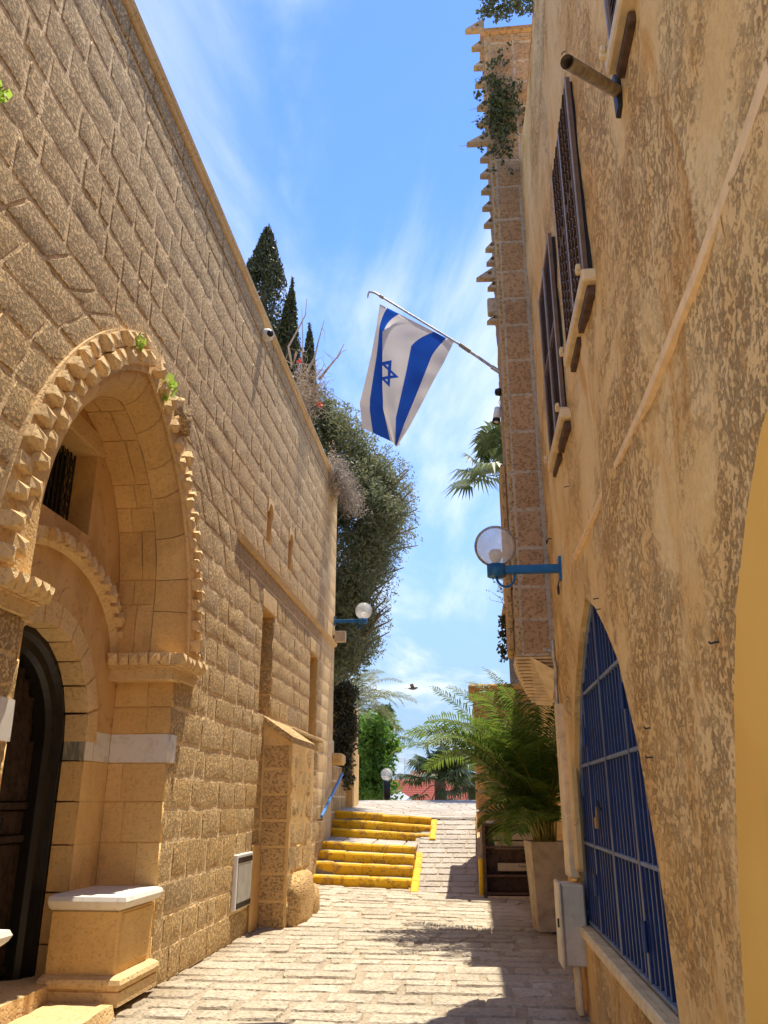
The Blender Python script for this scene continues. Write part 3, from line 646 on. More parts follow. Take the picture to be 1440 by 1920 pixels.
# jamb stones facing down the alley, course by course
CZ = [.80, 1.16, 1.50, 1.83, 2.09, 2.33, 2.57]
def blk(c, n, mt, par, tone=None, nm='jamb_stone', pr=.0, amp=.0025, nu=3, nv=2):
    m2 = MB(); m2.patch(c, n, nu, nv, pr, .004, amp, 6, rnd.random() if tone is None else tone, .035, .002, rnd.randrange(99)); return m2.build(nm, mt, par)
for s in (1, -1):
    yj = YC+s*1.36; nrm = (0, -s, 0)
    for k, (z0, z1) in enumerate(zip([.02, .42]+CZ[:-1], [.42, .80]+CZ[1:])):
        marble = abs(z0-1.83) < .01; xs = [XL+.005, XA] if marble else [XL+.005, XL-.005-rnd.uniform(.15, .4), XA]
        for xa, xb in zip(xs[:-1], xs[1:]): blk([(xa-.0015, yj, z0+.0015), (xb+.0015, yj, z0+.0015), (xb+.0015, yj, z1-.0015), (xa-.0015, yj, z1-.0015)], nrm, M['marble' if marble else 'ashlar'], portal)
        if s == 1 or z0 > 1.8:
            if marble: blk([(XL-.012, yj+.004*s, z0+.004), (XL-.012, yj+s*.17, z0+.004), (XL-.012, yj+s*.17, z1-.004), (XL-.012, yj+.004*s, z1-.004)], (1, 0, 0), M['marble'], portal, nm='marble_inlay', pr=.034)
        # back wall of the niche and reveal of the door
        if z1 < 2.1 or marble:
            ya, yb = YC+s*.86, yj; sp_ = [ya, ya+s*rnd.uniform(.16, .34), yb] if rnd.random() < .6 else [ya, yb]
            for p, q in zip(sp_[:-1], sp_[1:]): blk([(XA, p+s*.0015, z0+.0015), (XA, q-s*.0015, z0+.0015), (XA, q-s*.0015, z1-.0015), (XA, p+s*.0015, z1-.0015)], (1, 0, 0), M['marble' if marble else 'ashlar'], portal, nm='niche_stone', pr=.004)
            blk([(XA-.003, ya, z0+.003), (XD+.003, ya, z0+.003), (XD+.003, ya, z1-.003), (XA-.003, ya, z1-.003)], nrm, M['dark_marble' if marble else 'ashlar'], portal, nm='reveal_stone', pr=.002)
# back wall behind it all, open for the door and the grated window
DW, DZS, DAP = .86, 1.98, 2.84
def dtop(y): return DZS+math.sqrt(max(0, DW*DW-(y-YC)**2))*(DAP-DZS)/DW if abs(y-YC) < DW else -.1
WA, WB, WC, WD = 5.36, 6.62, 3.72, 4.48
ys = sorted(set([YC-1.42, YC-DW, WA, WB, YC+DW, YC+1.42]+[YC-DW+2*DW*(1-math.cos(math.pi*k/24))/2 for k in range(25)]))
m2 = MB()
for a, b in zip(ys[:-1], ys[1:]):
    mid = (a+b)/2; ba, bb = (dtop(a), dtop(b)) if abs(mid-YC) < DW else (-.1, -.1)
    if abs(mid-YC) < DW and abs(a-YC) >= DW-1e-6: ba = DZS
    if abs(mid-YC) < DW and abs(b-YC) >= DW-1e-6: bb = DZS
    if WA-1e-6 <= a and b <= WB+1e-6: m2.add([(XA, a, ba), (XA, b, bb), (XA, b, WC), (XA, a, WC)], [(0, 1, 2, 3)]); m2.add([(XA, a, WD), (XA, b, WD), (XA, b, 5.0), (XA, a, 5.0)], [(0, 1, 2, 3)])
    else: m2.add([(XA, a, ba), (XA, b, bb), (XA, b, 5.0), (XA, a, 5.0)], [(0, 1, 2, 3)])
back = m2.build('niche_wall', M['tympanum'], LB)
m2 = MB(); m2.add([(XA, WA, WC), (XA, WB, WC), (XA, WB, WD), (XA, WA, WD), (XA-.3, WA, WC), (XA-.3, WB, WC), (XA-.3, WB, WD), (XA-.3, WA, WD)], [(0, 1, 5, 4), (1, 2, 6, 5), (2, 3, 7, 6), (3, 0, 4, 7)]); gw = m2.build('grated_window', M['ashlar'], LB)
m2 = MB(); m2.box((XA-.30, WA, WC), (XA-.29, WB, WD)); m2.build('dark_pane', M['black'], gw)
m2 = MB()
for k in range(17): yy = WA+.03+k*(WB-WA-.06)/16; m2.tube([(XA-.20, yy, WC), (XA-.20, yy, WD)], .008, 5)
m2.build('bar', M['iron'], gw)
m2 = MB()
for k in range(34):
    for sg in (1, -1):
        y_ = WA-.4+k*.06; a = Vector((XA-.215, y_, WC)); b = Vector((XA-.215, y_+sg*.40, WD)); f0, f1 = 0, 1
        pts = [a+(b-a)*t/10 for t in range(11)]; pts = [p for p in pts if WA <= p.y <= WB]
        if len(pts) > 1: m2.tube([pts[0], pts[-1]], .004, 4, .5, False)
m2.build('wire_mesh', M['iron'], gw)
m2 = MB(); m2.patch([(XA, WA-.12, WD+.01), (XA, WB+.1, WD+.01), (XA, WB+.1, WD+.20), (XA, WA-.12, WD+.20)], (1, 0, 0), 4, 2, .03, .012, .003, 6, .8); m2.build('lintel', M['ashlar_pale'], gw)
# voussoirs round the door and the dentilled relieving arch above
NVD = 11
for k in range(NVD):
    a0, a1 = math.pi*k/NVD, math.pi*(k+1)/NVD; f = lambda r, a: (XA+.001, YC+r*math.cos(a), DZS+r*math.sin(a)*(DAP-DZS)/DW)
    blk([f(DW, a0+.008), f(DW+.2, a0+.006), f(DW+.2, a1-.006), f(DW, a1-.008)], (1, 0, 0), M['ashlar_pale'], portal, nm='door_voussoir', pr=.008)
    am = (a0+a1)/2; g_ = lambda x, a: (x, YC+DW*math.cos(a), DZS+math.sin(a)*(DAP-DZS))
    blk([g_(XA-.002, a0+.006), g_(XD, a0+.006), g_(XD, a1-.006), g_(XA-.002, a1-.006)], (0, -math.cos(am), -math.sin(am)), M['ashlar_pale'], portal, nm='door_voussoir', pr=.001)
rp = [(YC+1.30*math.cos(math.pi*k/40), 2.66+.86*math.sin(math.pi*k/40)) for k in range(41)]
m2 = MB()
for k in range(40):
    f = lambda q, g: (YC+(q[0]-YC)*g, 2.66+(q[1]-2.66)*g)
    A0, A1, B0, B1 = f(rp[k], .90), f(rp[k], .95), f(rp[k+1], .90), f(rp[k+1], .95); A2, B2 = f(rp[k], 1.06), f(rp[k+1], 1.06)
    m2.add([(XA+.001, *A0), (XA+.05, *A1), (XA+.06, *A2), (XA+.001, *A2), (XA+.001, *B0), (XA+.05, *B1), (XA+.06, *B2), (XA+.001, *B2)], [(0, 1, 5, 4), (1, 2, 6, 5), (2, 3, 7, 6)])
m2.build('relieving_arch', M['ashlar_pale'], portal)
place_row(rp, XA+.05, .15, .05, .98, portal)
# incised loops in the plaster above the door
m2 = MB()
for cy, cz, r_ in ((5.92, 3.02, .20), (6.42, 2.98, .17), (6.62, 2.86, .13)):
    m2.tube([(XA+.001, cy+r_*math.cos(t), cz+r_*1.2*math.sin(t)) for t in [R(20+16*k) for k in range(11)]], .007, 5)
m2.build('incised_ornament', M['tympanum'], portal)
# ------------------------------------------------------------------ the door
door = MB(); door.box((XD-.22, YC-DW-.02, .16), (XD-.20, YC+DW+.02, DAP+.05)); door = door.build('door', M['doorwood'], LB)
m2 = MB(); n = 24
def fr(r, x, a): return (x, YC+r*math.cos(a), DZS+r*math.sin(a)*(DAP-DZS)/DW)
prof = [(DW+.01, XD), (DW-.05, XD+.005), (DW-.09, XD-.03), (DW-.16, XD-.04), (DW-.19, XD-.08), (DW-.19, XD-.19)]
rows = [[(x, YC+r, .20) for r, x in prof]]+[[fr(r, x, math.pi*k/n) for r, x in prof] for k in range(n+1)]+[[(x, YC-r, .20) for r, x in prof]]
for A, B in zip(rows[:-1], rows[1:]):
    m2.add(A+B, [(c, c+1, 6+c+1, 6+c) for c in range(5)])
m2.build('door_frame', M['black'], door)
yy = YC-DW+.18; k = 0
while yy < YC+DW-.19:
    w = .105; e = min(yy+w, YC+DW-.17); zt = min(DZS+math.sqrt(max(0, (DW-.18)**2-max(abs(yy-YC), abs(e-YC))**2))*(DAP-DZS)/DW, 9)
    for za, zb in ((.22, 1.18), (1.50, 1.98 if zt < 2 else zt)):
        m2 = MB(); m2.box((XD-.2, yy+.004, za), (XD-.165, e-.004, zb), rnd.random(), None, .005); m2.build('plank', M['doorwood'], door)
    m2 = MB(); m2.box((XD-.2, yy+.004, 1.25), (XD-.175, e-.004, 1.43), rnd.random(), None, .005); m2.build('plank', M['doorwood'], door)
    yy = e; k += 1
for z in (1.19, 1.44, .24):
    m2 = MB(); m2.box((XD-.2, YC-DW+.18, z), (XD-.14, YC+DW-.18, z+.055), .5, None, .008); m2.build('rail', M['doorwood'], door)
m2 = MB(); m2.box((XD-.165, YC+.12, 1.28), (XD-.155, YC+.32, 1.39), .5, None, .003); m2.tube([(XD-.15, YC+.12, 1.28), (XD-.15, YC+.32, 1.28), (XD-.15, YC+.32, 1.39), (XD-.15, YC+.12, 1.39), (XD-.15, YC+.12, 1.28)], .005, 5); m2.build('letter_plate', M['iron'], door)
# ------------------------------------------------------------------ corner seats of the portal, threshold and step
for s in (1, -1):
    ya, yb = YC+s*(.56 if s == 1 else 1.14), YC+s*1.36; b = MB(); lo, hi = min(ya, yb), max(ya, yb)
    inn = lo if s == 1 else hi
    b.box((XA-.01, min(inn+.06*s, yb), .16), (XL+.0, max(inn+.06*s, yb), .70), .4, None, .012); bench = b.build('portal_seat', M['ashlar'], LB)
    m2 = MB(); pr = [(0, .70), (.0, .705), (.03, .715), (.06, .74), (.075, .77), (.06, .80), (.0, .81)]
    def ringpt(o, z): return [(XA-.01, inn+.06*s-o*s, z), (XL+.0+o, inn+.06*s-o*s, z), (XL+.0+o, yb-.002*s, z)]
    rr = [ringpt(o, z) for o, z in pr]
    for A, B in zip(rr[:-1], rr[1:]): m2.add(A+B, [(0, 1, 4, 3), (1, 2, 5, 4)], .8)
    m2.add([rr[-1][0], rr[-1][1], rr[-1][2], (XA-.01, yb-.002*s, .81)], [(0, 1, 2, 3)], .8); m2.build('seat_slab', M['marble'], bench)
    m2 = MB(); pr = [(.03, .05), (.075, .055), (.075, .15), (.06, .155), (.085, .175), (.092, .205), (.08, .235), (.03, .25), (-.01, .255)]
    rr = [ringpt(o, z) for o, z in pr]
    for A, B in zip(rr[:-1], rr[1:]): m2.add(A+B, [(0, 1, 4, 3), (1, 2, 5, 4)], .5)
    m2.build('base_moulding', M['ashlar_pale'], bench)
    m2 = MB(); m2.patch([(XL+.001, inn+.12*s, .29), (XL+.001, yb-.08*s, .29), (XL+.001, yb-.08*s, .68), (XL+.001, inn+.12*s, .68)], (1, 0, 0), 3, 3, .012, .01, .003, 6, .3, .01); m2.build('panel_stone', M['ashlar'], bench)
m2 = MB(); m2.patch([(XD-.2, YC-.9, .06), (XA+.10, YC-.9, .06), (XA+.10, YC+.86, .06), (XD-.2, YC+.86, .06)], (0, 0, 1), 4, 6, .14, .02, .004, 6, .5, .1); m2.build('threshold', M['ashlar_pale'], LB)
m2 = MB(); m2.patch([(XA+.11, YC-.55, .0), (XL+.10, YC-.55, .0), (XL+.10, YC+.5, .0), (XA+.11, YC+.5, .0)], (0, 0, 1), 5, 6, .10, .025, .006, 6, .9, .05, .02); m2.build('door_step', M['ashlar_pale'], LB)
# ------------------------------------------------------------------ plinth wall, buttress with boulder foot
XP = XL+.06
def facing(par, corners, n, nc, nm, mt, amp=.014, proud=.015, lw=.45, bonds=0):
    """face a quad (bl,br,tr,tl) with nc courses of separate stones"""
    c = [Vector(p) for p in corners]; lp = lambda a, b, t: a+(b-a)*t
    for k in range(nc):
        t0, t1 = k/nc, (k+1)/nc; A, B, C_, D = lp(c[0], c[3], t0), lp(c[1], c[2], t0), lp(c[1], c[2], t1), lp(c[0], c[3], t1)
        m = max(1, round((B-A).length/lw)); ws = [rnd.uniform(.7, 1.3) for _ in range(m)]; tt = sum(ws); f = [0]
        for w in ws: f.append(f[-1]+w/tt)
        for f0, f1 in zip(f[:-1], f[1:]):
            q = [lp(A, B, f0), lp(A, B, f1), lp(D, C_, f1), lp(D, C_, f0)]; ctr = sum(q, Vector())/4
            q = [ctr+(p-ctr)*(1-.010/max(.1, (p-ctr).length)) for p in q]
            m2 = MB(); m2.patch(q, n, 4, 3, proud, .014, amp, 7, rnd.random(), .03, .006, rnd.randrange(99)); m2.build(nm, mt, par)
m2 = MB(); m2.prism([(XL-.03, 12.7, -.1), (XP, 12.7, -.1), (XP, 12.7, 2.46), (XL-.03, 12.7, 2.50)], (0, 1.9, 0)); plinth = m2.build('plinth', M['mortar'], LB)
facing(plinth, [(XP, 12.72, .0), (XP, 14.58, .0), (XP, 14.58, 2.44), (XP, 12.72, 2.44)], (1, 0, 0), 8, 'plinth_stone', M['rubble'])
m2 = MB(); m2.box((XL-.02, 12.7, 2.505), (XP+.03, 15.3, 2.57), .5, None, .015); m2.build('ledge', M['rubble'], plinth)
BX = -2.36
m2 = MB(); m2.add([(XL-.03, 11.12, -.1), (BX, 11.12, -.1), (BX, 12.69, -.1), (XL-.03, 12.69, -.1), (XL-.03, 11.12, 2.56), (BX+.02, 11.12, 2.28), (BX+.02, 12.69, 2.28), (XL-.03, 12.69, 2.56)], [(0, 1, 5, 4), (1, 2, 6, 5), (2, 3, 7, 6), (4, 5, 6, 7)]); butt = m2.build('buttress', M['ashlar'], LB)
facing(butt, [(XL+.02, 11.118, .0), (BX-.01, 11.118, .0), (BX-.01, 11.118, 2.22), (XL+.02, 11.118, 2.22)], (0, -1, 0), 7, 'buttress_stone', M['far_stone'], .006, .010, .34)
facing(butt, [(BX+.001, 11.13, .0), (BX+.001, 12.68, .0), (BX+.001, 12.68, 2.24), (BX+.001, 11.13, 2.24)], (1, 0, 0), 7, 'buttress_stone', M['rubble'])
m2 = MB(); m2.add([(XL-.02, 11.09, 2.515), (BX+.02, 11.09, 2.235), (BX+.02, 12.70, 2.235), (XL-.02, 12.70, 2.515), (XL-.02, 11.09, 2.60), (BX+.03, 11.09, 2.31), (BX+.03, 12.70, 2.31), (XL-.02, 12.70, 2.60)], [(0, 1, 5, 4), (1, 2, 6, 5), (2, 3, 7, 6), (4, 5, 6, 7), (0, 3, 2, 1)]); m2.build('sloping_cap', M['rubble'], butt)
def boulder(name, c, sz, mt, par, seed, nu=14, nv=9):
    m2 = MB()
    def f(u, v):
        a = 2*math.pi*u; b = math.pi*(v-.5); d = Vector((math.cos(b)*math.cos(a), math.cos(b)*math.sin(a), math.sin(b)))
        if u > .999: d = Vector((math.cos(b), 0, math.sin(b)))
        q = Vector([math.copysign(abs(x)**.6, x) for x in d]); k = 1+.22*mn.noise(d*1.7+Vector((seed, 0, 0)))+.08*mn.noise(d*5+Vector((0, seed, 0)))
        return Vector(c)+Vector((q.x*sz[0], q.y*sz[1], q.z*sz[2]))*k
    m2.grid(f, nu, nv, .4, True); return m2.build(name, mt, par)
boulder('foot_boulder', (-2.33, 11.75, .24), (.16, .55, .36), M['far_stone'], butt, 3.3)
boulder('foot_boulder', (-2.30, 12.35, .15), (.14, .32, .26), M['far_stone'], butt, 8.1)
for k in range(0): boulder('footing_stone', (XL+rnd.uniform(-.01, .03), 6.9+k*.45+rnd.uniform(-.05, .05), .0), (.06+.03*rnd.random(), .1+.06*rnd.random(), .05+.04*rnd.random()), M['rubble'], wall, k, 8, 5)
m2 = MB(); m2.box((XL+.005, 10.74, .0), (XL+.05, 11.1, 1.0), .5, None, .02); m2.build('rendered_patch', M['tympanum'], LB)
# stair-side wall with corbel, beyond the corner
m2 = MB(); m2.box((-3.6, 16.95, -.1), (-2.80, 19.4, 2.2)); m2.box((-3.6, 16.95, 2.2), (-2.83, 17.6, 2.7)); sw = m2.build('stair_wall', M['mortar'], LB)
facing(sw, [(-2.798, 16.97, .1), (-2.798, 19.38, .1), (-2.798, 19.38, 2.2), (-2.798, 16.97, 2.2)], (1, 0, 0), 7, 'wall_stone', M['far_stone'], .006, .012, .4)
m2 = MB(); m2.box((-2.8, 16.94, 2.2), (-2.56, 17.5, 2.42), .5, None, .04); m2.build('corbel', M['ashlar'], sw)
# ================================================================== THE PLASTERED BUILDING ON THE RIGHT
RB = thing('plastered_building', 'tall weathered ochre plaster building with arched blue gate and shuttered windows', 'building', (3, 5, 0))
GC, GZ0, XG = 5.55, .62, .87
GP = [(.62, 1.62), (1.19, 1.53), (1.75, 1.32), (2.22, 1.0), (2.46, .68), (2.66, .36), (2.80, .0)]
def ghw(z):
    if z <= GZ0: return 1.62
    for (a, b), (c, d) in zip(GP[:-1], GP[1:]):
        if a <= z <= c: return b+(d-b)*(z-a)/(c-a)
    return 0
def gtop(y):
    q = abs(y-GC)
    for (a, b), (c, d) in zip(GP[:-1], GP[1:]):
        if d <= q <= b: return a+(c-a)*(b-q)/(b-d)
    return GZ0
RY0, RY1, RH = -2.5, 7.72, 8.45
def wob(y, z): return .022*mn.noise(Vector((1, y*.8, z*.8)))+.014*mn.noise(Vector((5, y*2.2, z*2.2)))+.008*mn.noise(Vector((9, y*6, z*6)))
cols = [RY0]
while cols[-1] < 2.2: cols.append(cols[-1]+.22)
cols = [c for c in cols if c < GC-1.62-.05]
def span(a, b, st): n = max(1, round((b-a)/st)); return [a+(b-a)*i/n for i in range(n)]
cols = cols[:-1]+span(cols[-1], GC-1.62, .075)+span(GC-1.62, GC+1.62, .06)+span(GC+1.62, RY1, .075)+[RY1]
m2 = MB()
def strip(y0, y1, za0, zb0, za1, zb1, n):
    vs = []
    for k in range(n+1):
        for y, za, zb in ((y0, za0, zb0), (y1, za1, zb1)):
            z = za+(zb-za)*k/n; edge = min(1, abs(z-gtop(y))/.2) if abs(y-GC) < 1.7 else 1
            vs.append((XR+wob(y, z)*edge, y, z))
    m2.add(vs, [(2*k, 2*k+2, 2*k+3, 2*k+1) for k in range(n)], .5, True)
for a, b in zip(cols[:-1], cols[1:]):
    inside = GC-1.62-1e-6 <= a and b <= GC+1.62+1e-6
    if inside: strip(a, b, -.1, GZ0, -.1, GZ0, 10); strip(a, b, max(GZ0, gtop(a)), RH, max(GZ0, gtop(b)), RH, 80)
    else: strip(a, b, -.1, RH, -.1, RH, 90 if a > 2 else 30)
m2.add([(XR, RY1, -.1), (1.6, RY1, -.1), (1.6, RY1, RH), (XR, RY1, RH)], [(0, 1, 2, 3)]); m2.add([(XR, RY0, RH), (8, RY0, RH), (8, RY1+5.4, RH), (XR, RY1, RH)], [(0, 1, 2, 3)]); m2.add([(XR, RY0, -.1), (8, RY0, -.1), (8, RY0, RH), (XR, RY0, RH)], [(0, 1, 2, 3)])
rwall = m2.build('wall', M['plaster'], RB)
m2 = MB()                                                    # reveal of the gate opening
zs_ = [GZ0+(2.8-GZ0)*k/30 for k in range(31)]; P = [(GC+ghw(z), z) for z in zs_]+[(GC-ghw(z), z) for z in reversed(zs_[:-1])]
for (a, b), (c, d) in zip(P[:-1], P[1:]): m2.add([(XR-.001, a, b), (XR-.001, c, d), (XG+.12, c, d), (XG+.12, a, b)], [(0, 1, 2, 3)])
m2.build('gate_reveal', M['plaster'], rwall)
m2 = MB(); m2.box((XR-.035, GC-1.66, GZ0-.075), (XG+.1, GC+1.64, GZ0-.005), .5, None, .012); m2.build('gate_sill', M['conduit'], rwall)
# smooth rendered surround of the next doorway
edge = [(2.95, -.1), (2.93, .5), (2.86, .88), (2.77, 1.21), (2.66, 1.5), (2.54, 1.8), (2.40, 2.04), (2.22, 2.24), (2.03, 2.40), (1.6, 2.6), (1.0, 2.7)]
m2 = MB(); f_ = [(XR-.035, y, z) for y, z in edge]+[(XR-.035, -2.4, 2.7), (XR-.035, -2.4, -.1)]; m2.prism(f_, (.06, 0, 0)); m2.build('smooth_surround', M['smooth_plaster'], RB)
# pale raised seam running diagonally over the plaster
m2 = MB(); pa = [onx(x, y, XR-.012) for x, y in ((1440, 125), (1380, 300), (1300, 520), (1200, 770), (1130, 920), (1075, 1045))]
for k, (a, b) in enumerate(zip(pa[:-1], pa[1:])):
    wa, wb = .030-.003*k, .030-.003*(k+1); m2.add([a+Vector((0, 0, wa)), a-Vector((0, 0, wa)), b-Vector((0, 0, wb)), b+Vector((0, 0, wb)), a+Vector((.04, 0, wa+.02)), a+Vector((.04, 0, -wa-.02)), b+Vector((.04, 0, -wb-.02)), b+Vector((.04, 0, wb+.02))], [(0, 1, 2, 3), (0, 3, 7, 4), (1, 5, 6, 2)])
m2.build('pale_seam', plain('pale_lime_seam', (.80, .54, .27), .9, 0, .1, .004, 14), RB)
# ------------------------------------------------------------------ blue gate
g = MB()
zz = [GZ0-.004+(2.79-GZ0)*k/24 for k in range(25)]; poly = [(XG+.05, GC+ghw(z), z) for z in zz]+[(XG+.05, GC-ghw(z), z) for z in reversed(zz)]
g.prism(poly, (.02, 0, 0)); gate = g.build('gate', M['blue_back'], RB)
y = GC-1.56; bars = 0
while y < GC+1.58:
    zt = gtop(y)-.02
    if zt > GZ0+.1: m2 = MB(); m2.box((XG-.006, y-.011, GZ0+.02), (XG+.016, y+.011, zt), .5, None, .003); m2.build('bar', M['blue'], gate)
    y += .113
for z in (.64, 1.20, 1.76, 2.26):
    h = ghw(z)-.01; m2 = MB(); m2.box((XG-.018, GC-h, z-.011), (XG+.03, GC+h, z+.011), .5, None, .004); m2.build('rail', M['blue_edge'], gate)
for yy in (GC-.82, GC+.0, GC+.82):
    m2 = MB(); m2.box((XG-.02, yy-.028, GZ0+.02), (XG+.02, yy+.028, gtop(yy)-.02), .5, None, .004); m2.build('stile', M['blue'], gate)
for yy, z in ((GC-.84, 2.05), (GC-.84, .86), (GC+.84, .95), (GC+.84, 1.95)):
    m2 = MB(); m2.tube([(XG-.028, yy, z-.07), (XG-.028, yy, z+.07)], .016, 8); m2.build('hinge', M['blue'], gate)
m2 = MB(); arcp = [(XG-.005, GC+ghw(z)-.015, z) for z in zz]+[(XG-.005, GC-ghw(z)+.015, z) for z in reversed(zz)]; m2.tube(arcp, .018, 6); m2.build('arch_rim', M['blue_edge'], gate)
lk = onx(1127, 1520, XG-.03)
m2 = MB(); m2.tube([lk+Vector((0, .0, .0)), lk+Vector((-.02, .01, .05)), lk+Vector((-.02, .045, .065)), lk+Vector((0, .08, .03))], .008, 7); m2.build('hasp', M['iron'], gate)
m2 = MB(); m2.tube([lk+Vector((-.03, -.02, .0)), lk+Vector((-.03, -.02, -.04)), lk+Vector((-.03, .02, -.04)), lk+Vector((-.03, .02, .0)), lk+Vector((-.03, .0, .025)), lk+Vector((-.03, -.02, .0))], .005, 6); m2.box(lk+Vector((-.045, -.035, -.11)), lk+Vector((-.02, .03, -.04)), .5, None, .006); m2.build('padlock', M['brass'], gate)
# ------------------------------------------------------------------ shuttered windows
def window(y0, y1, z0, z1, kind, nm='shuttered_window'):
    # stone sill on the wall, two leaves standing a little off it
    w = MB(); w.box((XR-.075, y0-.08, z0-.11), (XR+.05, y1+.05, z0-.03), .5, None, .01); w = w.build(nm, M['conduit'], RB)
    m = MB(); m.box((XR-.045, y0-.03, z0-.175), (XR+.05, y0+.45*(y1-y0), z0-.112), .5, None, .006); m.build('sill_shade_box', M['brownwood'], w); m = MB(); m.box((XR-.035, y0+.60*(y1-y0), z0-.165), (XR+.05, y1+.02, z0-.112), .5, None, .006); m.build('sill_shade_box', M['brownwood'], w)  # dark boxes standing in for the shaded recess beneath the sill
    for yy in (y0-.02, y1+.02):
        m = MB(); m.box((XR-.10, yy-.015, z0-.03), (XR+.02, yy+.015, z0-.0), .5, None, .005); m.box((XR-.10, yy-.03, z0-.01), (XR-.07, yy+.03, z0+.03), .5, None, .008); m.build('shutter_catch', M['conduit'], w)
    mid = (y0+y1)/2
    for a, b in ((y0, mid-.006), (mid+.006, y1)):
        f = MB(); x0, x1 = XR-.05, XR-.022
        f.box((x0, a, z0), (x1, a+.05, z1)); f.box((x0, b-.05, z0), (x1, b, z1)); f.box((x0, a+.05, z0), (x1, b-.05, z0+.05)); f.box((x0, a+.05, z1-.05), (x1, b-.05, z1)); f.box((x0, a+.05, (z0+z1)/2-.03), (x1, b-.05, (z0+z1)/2+.03))
        f = f.build('shutter', M['grey_shutter'], w)
        e = MB(); e.box((x0-.006, a-.003, z0), (x0+.002, a+.010, z1)); e.box((x0-.006, b-.010, z0), (x0+.002, b+.003, z1)); e.build('metal_edge', M['shutter_edge'], f)
        z = z0+.06
        while z < z1-.08:
            if not abs(z+.02-(z0+z1)/2) < .05:
                q = MB()
                if kind == 'slat': q.add([(x0+.004, a+.05, z), (x0+.004, b-.05, z), (x1-.004, b-.05, z+.035), (x1-.004, a+.05, z+.035), (x0+.004, a+.05, z+.008), (x0+.004, b-.05, z+.008), (x1-.004, b-.05, z+.043), (x1-.004, a+.05, z+.043)], [(0, 1, 2, 3), (4, 7, 6, 5), (0, 4, 5, 1), (2, 6, 7, 3)])
                else:
                    n = 3; ww = (b-a-.1)/n
                    for k in range(n):
                        c0 = a+.05+k*ww; q.add([(x0-.012, c0+.004, z+.0), (x0-.012, c0+ww*.5, z+.05), (x0-.012, c0+ww-.004, z+.0), (x1, c0+.004, z+.03), (x1, c0+ww*.5, z+.08), (x1, c0+ww-.004, z+.03)], [(0, 1, 4, 3), (1, 2, 5, 4), (0, 3, 5, 2)])
                q.build('slat' if kind == 'slat' else 'lattice_row', M['grey_shutter'], f)
            z += .048 if kind == 'slat' else .075
        if kind != 'slat':
            q = MB()
            for k in range(4): yy = a+.05+k*(b-a-.1)/3; q.box((x0-.01, yy-.006, z0+.05), (x1, yy+.006, z1-.05))
            q.build('lattice_upright', M['grey_shutter'], f)
    m = MB(); m.box((XR-.018, y0+.02, z0+.02), (XR+.04, y1-.02, z1-.02)); m.build('window_board', M['iron'], w)
    return w
window(4.2, 5.1, 4.45, 5.95, 'lattice')
window(5.6, 6.55, 4.25, 5.82, 'slat')
window(2.25, 2.98, 4.80, 6.3, 'slat')
# stone hood strip, hooks and rings are separate little things further down
# ------------------------------------------------------------------ the taller jettied stone bay beyond
M['grey_stone'] = stone_mat('weathered_grey_beige_stone', (.56, .46, .33), (.48, .385, .265), (.28, .21, .13), .008, .4, 50)
OB = thing('stone_bay', 'tall jettied bay of brown sandstone blocks with a pierced sawtooth edge', 'tower', (.7, 8.3, 2.7))
OX, OY0, OY1, OZ0, OZ1 = .45, 7.74, 8.25, 2.78, 10.6
m2 = MB(); m2.box((OX+.012, OY0+.02, OZ0), (2.6, OY1-.02, OZ1-.12)); bay = m2.build('wall', M['grey_stone'], OB)
z = OZ0+.01; k = 0
while z < OZ1-.2:
    h = rnd.uniform(.30, .47); e = min(z+h, OZ1-.12)
    xs = [OX+.012, OX+.07, XR-.03] if z < RH-.4 else [OX+.012, OX+.07, XR, XR+.45, XR+.95]
    for a, b in zip(xs[:-1], xs[1:]):
        if b-a < .03: continue
        m2 = MB(); m2.patch([(a+.003, OY0+.02, z+.006), (b-.003, OY0+.02, z+.006), (b-.003, OY0+.02, e-.006), (a+.003, OY0+.02, e-.006)], (0, -1, 0), 4, 4, .008, .012, .005, 7, rnd.random(), .02, .006, k); m2.build('sandstone_block', M['sandstone' if b-a > .1 else 'far_stone'], bay)
    ye = [OY0+.03, OY0+.03+rnd.uniform(.3, .6), OY1-.02]
    for a, b in zip(ye[:-1], ye[1:]):
        m2 = MB(); m2.patch([(OX+.012, a+.006, z+.008), (OX+.012, b-.006, z+.008), (OX+.012, b-.006, e-.008), (OX+.012, a+.006, e-.008)], (-1, 0, 0), 2, 2, .012, .012, .005, 7, rnd.random(), .02, .005, k); m2.build('sandstone_block', M['sandstone'], bay)
    z = e; k += 1
m2 = MB(); m2.box((OX-.03, OY0-.02, OZ1-.118), (2.6, OY1, OZ1), .5, None, .03); m2.build('cap', M['sandstone'], OB)
# corbelled foot: thin ledges stepping back to the wall
n = 14
for k in range(n):
    t = k/n; zt = OZ0-.0-k*.027; m2 = MB(); xo = OX+.0+.17*t**1.4
    m2.box((xo, OY0+.03+.5*t, zt-.025), (1.35, OY1-.02, zt-.002), rnd.random(), None, .006); m2.build('corbel_course', M['conduit'], OB)
m2 = MB(); m2.add([(OX+.13, OY0+.02, OZ0-.002), (XR+.0, OY0+.02, OZ0-.14), (XR+.0, OY0+.56, OZ0-.40), (OX+.20, OY0+.54, OZ0-.39)], [(0, 1, 2, 3)]); m2.add([(OX+.13, OY0+.02, OZ0), (OX+.20, OY0+.54, OZ0-.39), (OX+.20, OY0+.54, OZ0)], [(0, 1, 2)]); m2.build('sloping_soffit', M['conduit'], OB)
